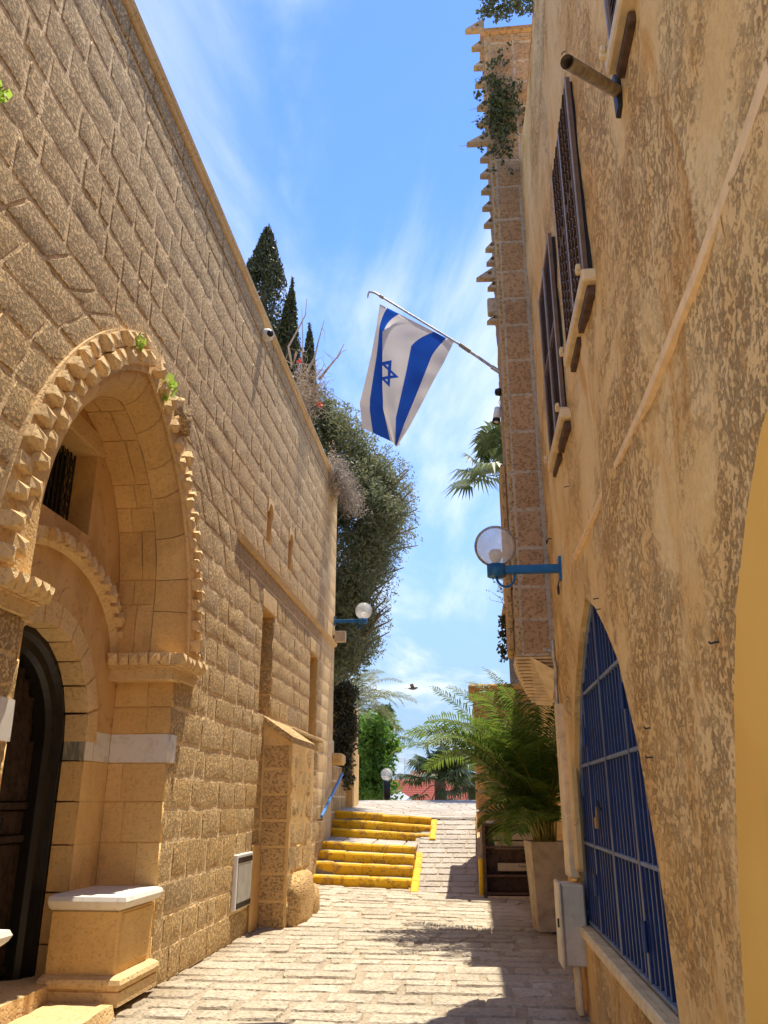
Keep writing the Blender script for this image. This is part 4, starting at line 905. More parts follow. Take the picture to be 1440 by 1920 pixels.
# pierced triangular stones standing out from the alley side, one above the other
tips = [(872, 60), (884, 93), (888, 129), (891, 162), (894, 205), (896, 236), (875, 272), (900, 302), (900, 332), (902, 362), (904, 393), (907, 425), (910, 470), (912, 496), (893, 525), (914, 543), (913, 606)]
for k, (tx, ty) in enumerate(tips):
    Yt = OY0+.13; tip = ony(tx, ty, Yt); w = OX+.03-tip.x; h = min(.16, .10+.30*w)
    base = [(OX+.03, tip.z-.012), (tip.x, tip.z), (tip.x+.012, tip.z+.02), (OX+.03, tip.z+h)]
    # plate with a round hole: outer outline bridged to the hole
    cx, cz, r_ = OX+.03-w*.36, tip.z+h*.36, min(.026, h*.2); nseg = 12
    outl = [Vector((OX+.03, 0, tip.z-.012)), Vector((tip.x, 0, tip.z)), Vector((OX+.03, 0, tip.z+h))]; ring = []
    per = [(outl[j]-outl[(j+1) % 3]).length for j in range(3)]
    for j in range(3):
        for q in range(4): ring.append(outl[j]+(outl[(j+1) % 3]-outl[j])*q/4)
    ang = lambda p: math.atan2(p.z-cz, p.x-cx)
    inner = [Vector((cx+r_*math.cos(ang(p)), 0, cz+r_*math.sin(ang(p)))) for p in ring]
    m2 = MB(); d = .085; vs = [p+Vector((0, Yt-d/2, 0)) for p in ring]+[p+Vector((0, Yt-d/2, 0)) for p in inner]+[p+Vector((0, Yt+d/2, 0)) for p in ring]+[p+Vector((0, Yt+d/2, 0)) for p in inner]
    n = 12; fs = []
    for j in range(n):
        j2 = (j+1) % n; fs += [(j, j2, n+j2, n+j), (2*n+j, 3*n+j, 3*n+j2, 2*n+j2), (j, 2*n+j, 2*n+j2, j2), (n+j, n+j2, 3*n+j2, 3*n+j)]
    m2.add(vs, fs, rnd.random()); m2.build('pierced_tooth', M['grey_stone'], OB)
m2 = MB(); q = ony(914, 575, OY0+.13); m2.box((q.x, OY0+.1, q.z-.1), (OX+.03, OY0+.2, q.z+.1), .5, None, .015); m2.build('broken_tooth', M['grey_stone'], OB)
m2 = MB(); m2.box((OX-.05, OY0+.10, 2.84), (OX+.001, OY0+.55, 4.75), .5, None, .01); m2.build('side_pilaster', M['far_stone'], OB)
# ------------------------------------------------------------------ recess behind: back wall and far low stone building
BW = thing('back_wall_building', 'plain plastered wall rising behind the potted palm', 'building', (1.6, 11.5, 0))
m2 = MB(); m2.box((1.22, OY1, -.1), (6, 17.0, 7.4)); m2.build('wall', M['plaster'], BW)  # unseen back of the recess, height set by the shadow it should cast
FB = thing('low_stone_house', 'low house corner of large squared ochre blocks beside the ramp', 'house', (.8, 15.8, 0))
m2 = MB(); m2.box((.12, 14.82, 0.), (1.21, 16.4, 3.36)); fw = m2.build('wall', M['grout'], FB)
z = 1.0; k = 0
while z < 3.3:
    h = rnd.uniform(.26, .36); e = min(3.34, z+h); x = .05
    while x < 1.2:
        b = min(1.21, x+rnd.uniform(.25, .5)); m2 = MB(); m2.patch([(x+.016, 14.82, z+.014), (b-.016, 14.82, z+.014), (b-.016, 14.82, e-.014), (x+.016, 14.82, e-.014)], (0, -1, 0), 4, 3, .035, .03, .014, 6, rnd.random(), .02, .014, k); m2.build('block', M['far_stone'], fw); x = b; k += 1
    yy = 14.83
    while yy < 16.3:
        b = min(16.4, yy+rnd.uniform(.3, .55)); m2 = MB(); m2.patch([(.12, yy+.012, z+.014), (.12, b-.012, z+.014), (.12, b-.012, e-.014), (.12, yy+.012, e-.014)], (-1, 0, 0), 3, 3, .03, .03, .012, 6, rnd.random(), .02, .012, k); m2.build('block', M['far_stone'], fw); yy = b; k += 1
    z = e
m2 = MB(); m2.box((.0, 14.76, 3.355), (1.21, 16.5, 3.46), .3, None, .03); m2.build('roof_slab', M['far_stone'], FB)
# ================================================================== THINGS
# wooden rack under the low house
RK = thing('wooden_rack', 'dark brown open wooden rack holding pale boards beside the ramp', 'rack', (.6, 14.5, 0))
for x in (.17, 1.13):
    m2 = MB(); m2.prism([(x-.025, 14.38, -.0), (x-.025, 14.74, 0), (x-.025, 14.74, 1.16), (x-.025, 14.55, 1.16)], (.05, 0, 0)); m2.build('side_panel', M['brownwood'], RK)
for z in (.10, .36, .78, 1.12):
    m2 = MB(); m2.box((.196, 14.42+z*.1, z), (1.104, 14.73, z+.035), .5, None, .005); m2.build('shelf', M['brownwood'], RK)
m2 = MB(); m2.box((.196, 14.735, .05), (1.104, 14.76, 1.15)); m2.build('back_board', M['brownwood'], RK)
for z, x0 in ((.50, .38), (.83, .34), (.96, .32)):
    m2 = MB(); m2.box((x0, 14.56, z-.05 if z > .9 else z-.06), (1.10, 14.70, z+.06), .5, None, .006); d = m2.build('pale_drawer', M['beige'], RK)
    if z == .50: m3 = MB(); m3.tube([(.72, 14.55, .545), (.72, 14.53, .51), (.86, 14.53, .51), (.86, 14.55, .545)], .005, 5); m3.build('handle', M['iron'], d)
m2 = MB(); m2.box((.22, 14.6, 1.157), (.36, 14.7, 1.20), .5, None, .005); m2.build('folded_cloth', M['white'], None, label='small folded white cloth lying on top of the wooden rack', cat='cloth')
m2 = MB(); m2.box((.196, 14.40, -.005), (1.104, 14.46, .085), .5, None, .01); m2.build('kick_board', M['concrete'], RK)
# planter and its palm
PX, PY = .905, 11.33
PL = thing('tall_planter', 'tall tapered square concrete planter holding a palm', 'planter', (PX, PY, 0))
m2 = MB(); Mr = Matrix.Translation((PX, PY, 0)) @ Matrix.Rotation(R(8), 4, 'Z')
lv = [(.165, .012), (.175, .02), (.228, 1.0), (.228, 1.03), (.20, 1.03), (.195, .95)]; vs = []
for h, z in lv: vs += [Mr @ Vector((a*h, b*h, z)) for a, b in ((-1, -1), (1, -1), (1, 1), (-1, 1))]
m2.add(vs, [(k*4+j, k*4+(j+1) % 4, k*4+4+(j+1) % 4, k*4+4+j) for k in range(5) for j in range(4)]); m2.build('pot', M['concrete'], PL)
m2 = MB(); m2.add([Mr @ Vector((a*.197, b*.197, .965)) for a, b in ((-1, -1), (1, -1), (1, 1), (-1, 1))], [(0, 1, 2, 3)]); m2.build('soil', M['soil'], PL)
def frond(mb, ms, base, az, el, ln, droop, leafl, n=34, start=.28, w=.018, seed=0, sway=0., twist=0.):
    r_ = random.Random(seed); pts = []; p = Vector(base); e = el; a = az; k = 26; st = ln/k
    for i in range(k+1):
        pts.append(p.copy()); e -= droop/k*(.35+1.5*i/k); a += sway/k; d = Vector((math.cos(a)*math.cos(e), math.sin(a)*math.cos(e), math.sin(e))); p = p+d*st
    ms.tube(pts, [.011*(1-.85*i/k) for i in range(k+1)], 5, r_.random(), False)
    for i in range(n):
        f = start+(1-start)*(i+.5)/n; q = f*k; j = min(k-1, int(q)); P = pts[j].lerp(pts[j+1], q-j); T = (pts[j+1]-pts[j]).normalized()
        side = T.cross(Vector((0, 0, 1))); side = side.normalized() if side.length > 1e-3 else Vector((1, 0, 0)); up = side.cross(T)
        side, up = side*math.cos(twist)+up*math.sin(twist), up*math.cos(twist)-side*math.sin(twist)
        L_ = leafl*(math.sin(math.pi*min(1, .18+.82*(f-start)/(1-start)*.95))**.6)*(1-.25*f)*r_.uniform(.85, 1.12)
        for s in (1, -1):
            d = (T*r_.uniform(.55, .8)+side*s*1.0+up*r_.uniform(.10, .38)).normalized(); g_ = Vector((0, 0, -1))
            a0 = P; a1 = P+d*L_*.5+g_*L_*.03; a2 = P+d*L_*.95+g_*L_*r_.uniform(.14, .34); wv = T*w*.5*r_.uniform(.8, 1.2)
            t = r_.random()**1.4
            mb.add([a0-wv*.4, a0+wv*.4, a1+wv, a1-wv, a2], [(0, 1, 2, 3), (3, 2, 4)], t)
PP = thing('potted_palm', 'bushy green palm with arching feathery fronds growing in the tall planter', 'palm', (PX, PY, .96))
fr_ = random.Random(21); specs = []
for k in range(17):                                            # fronds reaching over the alley
    specs.append((R(fr_.uniform(150, 240)), R(fr_.uniform(70, 86)), fr_.uniform(1.9, 2.5), fr_.uniform(1.15, 1.75)))
for k in range(20): specs.append((R(fr_.uniform(0, 360)), R(fr_.uniform(70, 88)), fr_.uniform(1.6, 2.7), fr_.uniform(.7, 1.4)))
for k in range(9): specs.append((R(fr_.uniform(190, 290)), R(fr_.uniform(55, 80)), fr_.uniform(.9, 1.5), fr_.uniform(1.2, 2.0)))
specs.append((R(215), R(72), 1.25, 2.9))
for k, (az, el, ln, dr) in enumerate(specs):
    b = Vector((PX+fr_.uniform(-.12, .12), PY+fr_.uniform(-.12, .12), .96)); ml, ms = MB(), MB()
    frond(ml, ms, b, az, el, ln, dr, .46, 50, .32, .024, 100+k, fr_.uniform(-.4, .4), fr_.uniform(-.5, .5)); f = ml.build('frond', M['palm_leaf'], PP); ms.build('stalk', M['stem'], f)
m2 = MB()
for k in range(16): a = fr_.uniform(0, 6.3); b = Vector((PX+.13*math.cos(a)*fr_.random(), PY+.13*math.sin(a)*fr_.random(), .95)); m2.tube([b, b+Vector((math.cos(a)*.03, math.sin(a)*.03, .3)), b+Vector((math.cos(a)*.10, math.sin(a)*.1, fr_.uniform(.5, .8)))], [.018, .013, .009], 6, fr_.random())
m2.build('cane_cluster', M['stem'], PP)
# electric cabinet, conduits
EB = thing('electric_cabinet', 'cream metal electric cabinet low on the plaster wall by the gate', 'cabinet', (.74, 7.3, .2))
m2 = MB(); m2.box((XR-.15, 6.98, .34), (XR+.02, 7.30, .90), .5, None, .012); c_ = m2.build('box', M['cream'], EB)
m2 = MB(); m2.box((XR-.18, 6.965, .325), (XR-.153, 7.315, .915), .5, None, .01); m2.build('door', M['cream'], EB)
m2 = MB(); m2.tube([(XR-.186, 7.03, .6), (XR-.186, 7.03, .66)], .008, 6); m2.build('latch', M['iron'], EB)
for dy in (.05, .13, .2): m2 = MB(); m2.tube([(XR-.06, 6.99+dy, .335), (XR-.06, 6.99+dy, .02)], .022, 8); m2.build('pipe', M['conduit'], EB)
CD = thing('conduit_run', 'three cream conduits running up the wall edge above the cabinet', 'pipes', (.78, 7.4, .93))
for k, (yy, zt) in enumerate(((7.16, 2.0), (7.26, 2.0), (7.40, 2.3))):
    m2 = MB(); m2.box((XR-.07, yy-.04, .93), (XR+.03, yy+.04, zt), rnd.random(), None, .012); m2.build('conduit', M['conduit'], CD)
m2 = MB(); m2.tube([(XR-.03, 7.5, 2.0), (XR-.035, 7.5, 2.5), (XR-.03, 7.44, 2.62), (XR-.05, 7.38, 2.70), (XR-.05, 7.38, 2.86)], .018, 8); m2.tube([(XR-.05, 7.38, 2.76), (XR-.14, 7.38, 2.77)], .014, 8); m2.build('bent_pipe', M['steel'], CD)
m2 = MB(); m2.box((XR-.045, 6.86, 1.0), (XR+.03, 6.94, 2.3), .5, None, .02); m2.build('plaster_pilaster', M['plaster'], CD)
# globe wall lamps
def wall_lamp(loc, sgn, label, ln=.62):
    Lm = thing('wall_lamp', label, 'lamp', loc, 'blue wall lamps with clear globes'); x, y, z = loc
    m2 = MB(); m2.box((x-.012*sgn, y-.045, z-.10), (x+.012*sgn, y+.045, z+.10), .5, None, .004); m2.build('wall_plate', M['lamp_blue'], Lm)
    m2 = MB(); m2.box((x, y-.028, z-.035), (x+sgn*(ln-.02), y+.028, z+.035), .5, None, .006); m2.build('arm', M['lamp_blue'], Lm)
    gx = x+sgn*ln
    m2 = MB(); m2.lathe([(.0, -.055), (.078, -.055), (.078, .045), (.07, .045), (.07, .0), (.0, .0)], (gx, y, z), 20); m2.build('cup', M['lamp_blue'], Lm)
    m2 = MB(); m2.tube([(gx-sgn*(.0-.13*0)-sgn*.0, y, z-.05)]+[(gx-sgn*(.075-.075*math.cos(t)), y, z-.06-.085*math.sin(t)) for t in [math.pi*k/12 for k in range(13)]]+[(gx-sgn*.15, y, z-.03)], .011, 8); m2.build('scroll', M['lamp_blue'], Lm)
    r0 = .178; cz = z+.045+.165
    m2 = MB(); m2.lathe([(max(.001, r0*math.sin(t)), cz-r0*math.cos(t)-z) for t in [R(24+156*k/24) for k in range(25)]], (gx, y, z), 32); m2.build('globe', M['globe'], Lm)
    m2 = MB(); m2.lathe([(.028, .0), (.03, .07), (.055, .11), (.06, .14), (.045, .175), (.001, .19)], (gx, y, z), 14); m2.build('bulb', M['white'], Lm)
    return Lm
p = onx(1050, 1066, XR-.01); wall_lamp((XR-.01, p.y, p.z), -1, 'blue bracket lamp with clear globe on the ochre plaster wall', .53)
wall_lamp((XL+.03, 16.75, 5.05), 1, 'blue bracket lamp with clear globe on the left limestone corner', .60)
# flood light below the far lamp
FLt = thing('flood_light', 'square cream flood light on the corner of the limestone building', 'light', (XL+.03, 16.75, 4.72))
m2 = MB(); m2.box((XL+.03, 16.68, 4.60), (XL+.27, 16.76, 4.84), .5, None, .015); b_ = m2.build('housing', M['cream'], FLt)
m2 = MB(); m2.box((XL+.055, 16.672, 4.625), (XL+.245, 16.679, 4.815)); m2.build('lens', M['beige'], FLt)
m2 = MB(); m2.box((XL-.02, 16.72, 4.69), (XL+.031, 16.75, 4.75)); m2.build('bracket', M['iron'], FLt)
# flag
def P3(x, y, Y=7.82): return ony(x, y, Y)
FG = thing('flag_pole', 'slanting grey pole with a hook tip fixed to the sandstone bay', 'pole', P3(940, 700, 7.84))
m2 = MB(); A = P3(940, 700, 7.84); B = P3(862, 646, 7.83); m2.tube([A+Vector((.03, 0, -.02)), A.lerp(P3(910, 680, 7.84), .6)], .023, 10); m2.tube([A, B], .016, 10); m2.build('lower_tube', M['steel'], FG)
m2 = MB(); T = P3(703, 549, 7.80); m2.tube([B, T], .012, 8); m2.tube([T, P3(692, 547, 7.8), P3(690, 553, 7.8), P3(689.5, 559, 7.8)], [.012, .012, .010, .005], 8); m2.build('upper_tube', M['steel'], FG)
m2 = MB(); m2.tube([B.lerp(A, -.0), B.lerp(A, .25)], .022, 10); m2.tube([T.lerp(B, .06), T.lerp(B, .10)], .019, 8); m2.build('clamp', M['pipe'], FG)
def flagm():
    m = bpy.data.materials.new('flag_cloth'); m.use_nodes = True; t = m.node_tree; nd = t.nodes.new; ln = t.links.new
    uv = nd('ShaderNodeUVMap'); uv.uv_map = 'UVMap'; sp_ = nd('ShaderNodeSeparateXYZ'); ln(uv.outputs[0], sp_.inputs[0])
    def mt(op, a, b=None):
        n = nd('ShaderNodeMath'); n.operation = op
        for i, x in enumerate((a, b)):
            if x is None: continue
            if isinstance(x, (int, float)): n.inputs[i].default_value = x
            else: ln(x, n.inputs[i])
        return n.outputs[0]
    u, v = sp_.outputs[0], sp_.outputs[1]
    au = mt('ABSOLUTE', mt('SUBTRACT', u, .5)); stripe = mt('MULTIPLY', mt('GREATER_THAN', au, .235), mt('LESS_THAN', au, .40))
    py = mt('MULTIPLY', mt('SUBTRACT', u, .5), 1.0); px = mt('MULTIPLY', mt('SUBTRACT', v, .47), 1.375)
    def tri(sg):
        ds = [(math.cos(R(a)), math.sin(R(a))) for a in (90, 210, 330)]; r0 = None
        for cx, cy in ds:
            d = mt('ADD', mt('MULTIPLY', px, cx*sg), mt('MULTIPLY', py, cy*sg)); r0 = d if r0 is None else mt('MAXIMUM', r0, d)
        return mt('MULTIPLY', mt('LESS_THAN', r0, .088), mt('GREATER_THAN', r0, .058))
    f = mt('MAXIMUM', stripe, mt('MAXIMUM', tri(1), tri(-1)))
    nz = nd('ShaderNodeTexNoise'); nz.inputs['Scale'].default_value = 60; ln(uv.outputs[0], nz.inputs[0])
    mx = nd('ShaderNodeMix'); mx.data_type = 'RGBA'; ln(f, mx.inputs[0]); mx.inputs[6].default_value = (.74, .71, .68, 1); mx.inputs[7].default_value = (.012, .085, .47, 1)
    p = t.nodes['Principled BSDF']; p.inputs['Roughness'].default_value = .8; ln(mx.outputs[2], p.inputs['Base Color'])
    tr = nd('ShaderNodeBsdfTranslucent'); ln(mx.outputs[2], tr.inputs[0]); ms = nd('ShaderNodeMixShader'); ms.inputs[0].default_value = .4
    ln(p.outputs[0], ms.inputs[1]); ln(tr.outputs[0], ms.inputs[2]); ln(ms.outputs[0], t.nodes['Material Output'].inputs[0]); return m
def lerp2(a, b, t): return (a[0]+(b[0]-a[0])*t, a[1]+(b[1]-a[1])*t)
def pl(P_, t):
    q = t*(len(P_)-1); i = min(len(P_)-2, int(q)); return lerp2(P_[i], P_[i+1], q-i)
LE = [(712, 570), (706, 612), (697, 660), (688, 700), (679, 738), (670, 772)]          # outer left edge of the hanging cloth
CR = [(716, 573), (717, 622), (717, 680), (717, 725), (719, 770), (738, 832)]          # crease
RE = [(851, 641), (832, 680), (812, 716), (792, 755), (768, 800), (744, 838)]          # right edge
def flagpt(u, v):
    l, c, r_ = pl(LE, v), pl(CR, v), pl(RE, v); fo = min(1, v*3)
    if v > .9: l = (l[0]+(v-.9)*90, l[1]+(v-.9)*300)
    if u < .36: t = u/.36; p = lerp2(l, (c[0]+13*fo, c[1]+4), t); dep = .17*fo*t
    elif u < .5: t = (u-.36)/.14; p = lerp2((c[0]+13*fo, c[1]+4), c, t); dep = (.17-.13*t)*fo
    else: t = (u-.5)/.5; p = lerp2(c, r_, t); dep = .03*fo*(1-t)
    if v < .02: h = lerp2((712, 570), (851, 641), u); p = h; dep = 0
    elif v < .2: h = lerp2((712, 570), (851, 641), u); k = (1-v/.2)**1.2; h = (h[0]+(l[0]-712)*(1-u)+(r_[0]-851)*u, h[1]+(l[1]-570)*(1-u)+(r_[1]-641)*u); p = lerp2(p, h, k); dep *= 1-k
    wv = .035*math.sin(u*9+v*3)*v*(1-v*.3)+.03*math.sin(u*17-v*7+1)*min(1, v*2)*u+.02*mn.noise(Vector((u*5, v*6, 2)))
    return ony(p[0], p[1], 7.80+dep+wv*min(1, max(.12, (u-.5)*4)))
nu, nv = 110, 90
m2 = MB(); m2.grid(lambda u, v: flagpt(u, v), nu, nv); flag = m2.build('flag', flagm(), None, label='white flag with blue stripes and a blue six-pointed star hanging from the slanting pole', cat='flag')
uvl = flag.data.uv_layers.new(name='UVMap')
for lp in flag.data.loops: i = lp.vertex_index; uvl.data[lp.index].uv = ((i % (nu+1))/nu, (i//(nu+1))/nv)
# cameras
def bullet_cam(c, d, label, s=1.0):
    T_ = thing('security_camera', label, 'camera', c); c = Vector(c); d = Vector(d).normalized()
    m2 = MB(); m2.lathe([(.001, -.09*s), (.036*s, -.085*s), (.04*s, .0), (.04*s, .09*s), (.001, .091*s)], c, 14, .5, d); m2.build('body', M['white'], T_)
    m2 = MB(); m2.lathe([(.042*s, .06*s), (.042*s, .1*s), (.03*s, .1*s), (.03*s, .085*s), (.001, .085*s)], c, 14, .5, d); m2.build('lens_hood', M['black'], T_)
    m2 = MB(); m2.tube([c-d*.05*s, c-d*.07*s+Vector((.05*s, 0, .03*s)), c+Vector((.11, .02, .05))], .012, 7); m2.build('bracket', M['steel'], T_); return T_
bullet_cam(ony(932, 778, 7.86), (-.15, -.2, -1), 'white cylindrical security camera below the flag pole')
dc = ony(936, 735, 7.86); T_ = thing('dome_camera', 'small black dome camera just under the flag pole foot', 'camera', dc)
m2 = MB(); m2.lathe([(.001, -.05), (.035, -.04), (.045, .0), (.035, .04), (.001, .05)], dc, 14, .5, Vector((-1, 0, 0))); m2.build('dome', M['black'], T_)
m2 = MB(); m2.tube([dc, dc+Vector((.06, 0, 0))], .03, 10); m2.tube([dc+Vector((.02, 0, -.03)), dc+Vector((-.01, 0, -.12)), dc+Vector((.01, 0, -.2))], .004, 5); m2.build('mount', M['steel'], T_)
c = onx(503, 627, XL+.10); T_ = thing('dome_camera', 'white eyeball security camera under the coping of the limestone wall', 'camera', c)
m2 = MB(); m2.lathe([(.001, -.11), (.085, -.10), (.095, -.03), (.07, .04), (.04, .065), (.001, .07)], c, 16, .5, Vector((.6, -.7, -.2))); m2.build('shell', M['white'], T_)
m2 = MB(); m2.lathe([(.05, .05), (.048, .075), (.001, .08)], c, 14, .5, Vector((.6, -.7, -.2))); m2.build('lens', M['black'], T_)
# stub pipe, hooks, rings on the plaster wall
a = onx(1158, 172, XR-.01); T_ = thing('stub_pipe', 'weathered grey pipe stub jutting from the upper plaster wall', 'pipe', a)
b = onx(1063, 116, XR-.33); m2 = MB(); m2.tube([a, b], .028, 14, .5, False); m2.tube([b, a], .023, 14, .5, False); m2.build('tube', M['pipe'], T_)
m2 = MB(); m2.box(a+Vector((-.012, -.03, -.12)), a+Vector((.03, .05, .12)), .5, None, .008); m2.build('wall_bracket', M['iron'], T_)
for px_, py_, lab in ((1047, 1106, 'small iron ring hanging on the plaster wall below the globe lamp'),):
    c = onx(px_, py_, XR-.03); m2 = MB(); m2.tube([c+Vector((0, .035*math.cos(t), .035*math.sin(t))) for t in [2*math.pi*k/14 for k in range(15)]], .007, 6); m2.tube([c+Vector((0, 0, .035)), c+Vector((.015, 0, .09)), c+Vector((.05, 0, .10))], .005, 5); m2.build('iron_ring', M['iron'], None, label=lab, cat='ring')
c = onx(1028, 1016, XR-.03); m2 = MB(); m2.tube([c+Vector((.05, 0, .03)), c+Vector((0, 0, .03)), c+Vector((-.01, .02, .0)), c+Vector((-.01, .05, .0)), c+Vector((-.01, .06, .03))], .006, 6); m2.build('iron_hook', M['iron'], None, label='small bent iron hook on the plaster wall above the globe lamp', cat='hook')
NL = ['short iron nail in the plaster under the slatted shutter', 'upper one of two bent nails above the arched gate', 'lower one of two bent nails above the arched gate', 'lone nail in the plaster between gate and smooth surround', 'upper nail beside the near curve of the arched gate', 'lower nail beside the near curve of the arched gate', 'small nail above the grey pipe stub']
hn = [(1062, 912), (1118, 1122), (1122, 1142), (1341, 1204), (1216, 1365), (1218, 1420), (1057, 97)]
for k, (x, y) in enumerate(hn):
    c = onx(x, y, XR-.012); m2 = MB(); m2.tube([c+Vector((.03, 0, 0)), c, c+Vector((-.012, .014, -.002)), c+Vector((-.012, .026, .006))], .0035, 5); m2.build('nail', M['iron'], None, label=NL[k], cat='nail', group='nails in the plaster wall')
# framed notice box on the left wall
SB = thing('notice_box', 'grey framed panel with black bars low on the limestone wall', 'sign', (XL, 10.35, .3))
m2 = MB(); m2.box((XL-.01, 10.0, .33), (XL+.045, 10.72, .92), .5, None, .008); m2.build('frame', M['white'], SB)
m2 = MB(); m2.box((XL+.046, 10.07, .40), (XL+.053, 10.66, .80)); m2.build('panel', plain('grey_panel', (.42, .40, .35), .5), SB)
for z in (.345, .825): m2 = MB(); m2.box((XL+.0465, 10.06, z), (XL+.055, 10.67, z+.06)); m2.build('black_bar', M['black'], SB)
# handrail beside the stairs
HR = thing('handrail', 'light blue handrail on iron brackets beside the yellow steps', 'handrail', (-2.7, 17, 1))
a, b = Vector((-2.62, 16.25, 1.22)), Vector((-2.66, 18.2, 2.16)); a = onx(603, 1531, -2.66); b = onx(641, 1452, -2.66)
m2 = MB(); m2.tube([a, b], .03, 10); m2.build('rail', M['rail_blue'], HR)
for t in (.03, .5): q = a.lerp(b, t); m2 = MB(); m2.tube([q, q+Vector((-.0, 0, -.08)), Vector((-2.80, q.y, q.z-.08))], .012, 6); m2.build('bracket', M['iron'], HR)
# lamp post beyond the terrace
c = ony(725, 1452, 25.2); LP = thing('lamp_post', 'black lamp post with clear globe beyond the terrace', 'lamp post', (c.x, c.y, -3.2))
m2 = MB(); m2.lathe([(max(.001, .18*math.sin(R(15+165*k/20))), -.18*math.cos(R(15+165*k/20))) for k in range(21)], c, 24); m2.build('globe', M['globe'], LP)
m2 = MB(); m2.lathe([(.14, -3.2-c.z), (.14, -4.2), (.09, -4.1), (.09, -.65), (.11, -.64), (.11, -.19), (.05, -.17), (.001, -.17)], c, 14); m2.build('post', M['black'], LP)
m2 = MB(); m2.lathe([(.03, -.2), (.03, -.08), (.055, -.02), (.05, .04), (.001, .06)], c, 12); m2.build('bulb', M['white'], LP)
# bird
c = ony(774, 1291, 34); m2 = MB()
body = [(-.20, 0, .0, .01), (-.12, 0, .0, .035), (0, 0, 0, .06), (.1, 0, .01, .05), (.17, 0, .03, .032), (.22, 0, .02, .008)]
m2.tube([c+Vector((x, y, z)) for x, y, z, r_ in body], [q[3] for q in body], 8)
for s in (1, -1): m2.add([c+Vector(v) for v in ((.08, 0, .02), (-.07, 0, .02), (-.12, s*.22, .14), (.02, s*.24, .17), (-.06, s*.46, .10))], [(0, 1, 2, 3), (3, 2, 4)])
m2.add([c+Vector(v) for v in ((-.18, .02, 0), (-.18, -.02, 0), (-.32, -.06, 0), (-.32, .06, 0))], [(0, 1, 2, 3)]); m2.build('bird', M['bark'], None, label='small dark bird flying in the sky above the terrace', cat='bird')
# ================================================================== PLANTS AND TREES
def leaves(mb, n, posf, size, asp, rg, up=.0, tonef=None):
    """n leaf quads at points from posf()"""
    vs, fs, ts = [], [], []
    for i in range(n):
        p, nd_ = posf(); a = Vector((rg.gauss(0, 1), rg.gauss(0, 1), rg.gauss(0, 1)+up)).normalized(); b = a.cross(Vector((rg.gauss(0, 1), rg.gauss(0, 1), rg.gauss(0, 1)))).normalized()
        s = size*rg.uniform(.6, 1.3); w = s*asp
        mb.v += [tuple(p-b*w*.5), tuple(p+a*s*.5-b*w*.05+b*w*.0), tuple(p+b*w*.5), tuple(p-a*s*.5)]
        k = len(mb.v)-4; mb.f.append((k, k+1, k+2, k+3)); mb.t.append(tonef(p, rg) if tonef else rg.random()); mb.sm.append(False)
def blob(rg, c, r):
    d = Vector((rg.gauss(0, 1), rg.gauss(0, 1), rg.gauss(0, 1))).normalized(); k = rg.random()**(1/2.2); return Vector((c[0]+d.x*r[0]*k, c[1]+d.y*r[1]*k, c[2]+d.z*r[2]*k))
# big grey-green tree at the end of the limestone wall
rg = random.Random(5)
OT = thing('grey_green_tree', 'large dense grey-green tree leaning over the end of the limestone wall', 'tree', (-3.6, 19.8, 1.3))
clumps = []
def crown_edge(z):                                              # how far the crown reaches over the alley at height z
    tb = [(4.3, -2.25), (4.9, -1.9), (5.8, -1.75), (6.8, -1.60), (7.6, -1.15), (8.3, -.95), (9.0, -1.15), (9.6, -1.5), (10.2, -2.05), (10.8, -2.7), (11.3, -3.2)]
    for (a, b), (c_, d) in zip(tb[:-1], tb[1:]):
        if a <= z <= c_: return b+(d-b)*(z-a)/(c_-a)
    return -3.3
for k in range(200):
    z = rg.uniform(4.3, 11.0); xe = crown_edge(z); x = xe-.62-abs(rg.gauss(0, .6)) if rg.random() < .6 else rg.uniform(-3.6, xe-.6)
    clumps.append(((x, 19.4+rg.uniform(-1.5, 1.2), z), rg.uniform(.28, .5)))
m2 = MB()
for (c, r_) in clumps:
    leaves(m2, 430, lambda: (blob(rg, c, (r_, r_, r_*1.15)), None), .125, .30, rg, .25, lambda p, g: min(1, max(0, g.random()*.9)))
for k in range(420):                                             # loose sprays on the outside
    z = rg.uniform(4.6, 11.2); c = (crown_edge(z)+rg.uniform(-.6, -.08), 19.2+rg.uniform(-1.3, .9), z)
    leaves(m2, 14, lambda: (blob(rg, c, (.16, .16, .2)), None), .10, .25, rg, .5)
m2.build('crown', M['olive_leaf'], OT)
m2 = MB(); m2.tube([(-3.7, 19.8, .4), (-3.6, 19.8, 2.5), (-3.2, 19.6, 4.6), (-2.7, 19.5, 6.5), (-2.5, 19.5, 8.6), (-2.9, 19.5, 10.2)], [.24, .2, .17, .13, .09, .04], 9)
for k in range(26):
    z = rg.uniform(4.5, 9.5); x0 = -2.7; e = Vector((crown_edge(z+.6)-.15, 19.4+rg.uniform(-1.2, 1), z+rg.uniform(.3, 1))); s = Vector((x0, 19.5, z-.4)); m2.tube([s, s.lerp(e, .5)+Vector((0, 0, .15)), e], [.05, .035, .012], 5)
m2.build('trunk', M['bark'], OT)
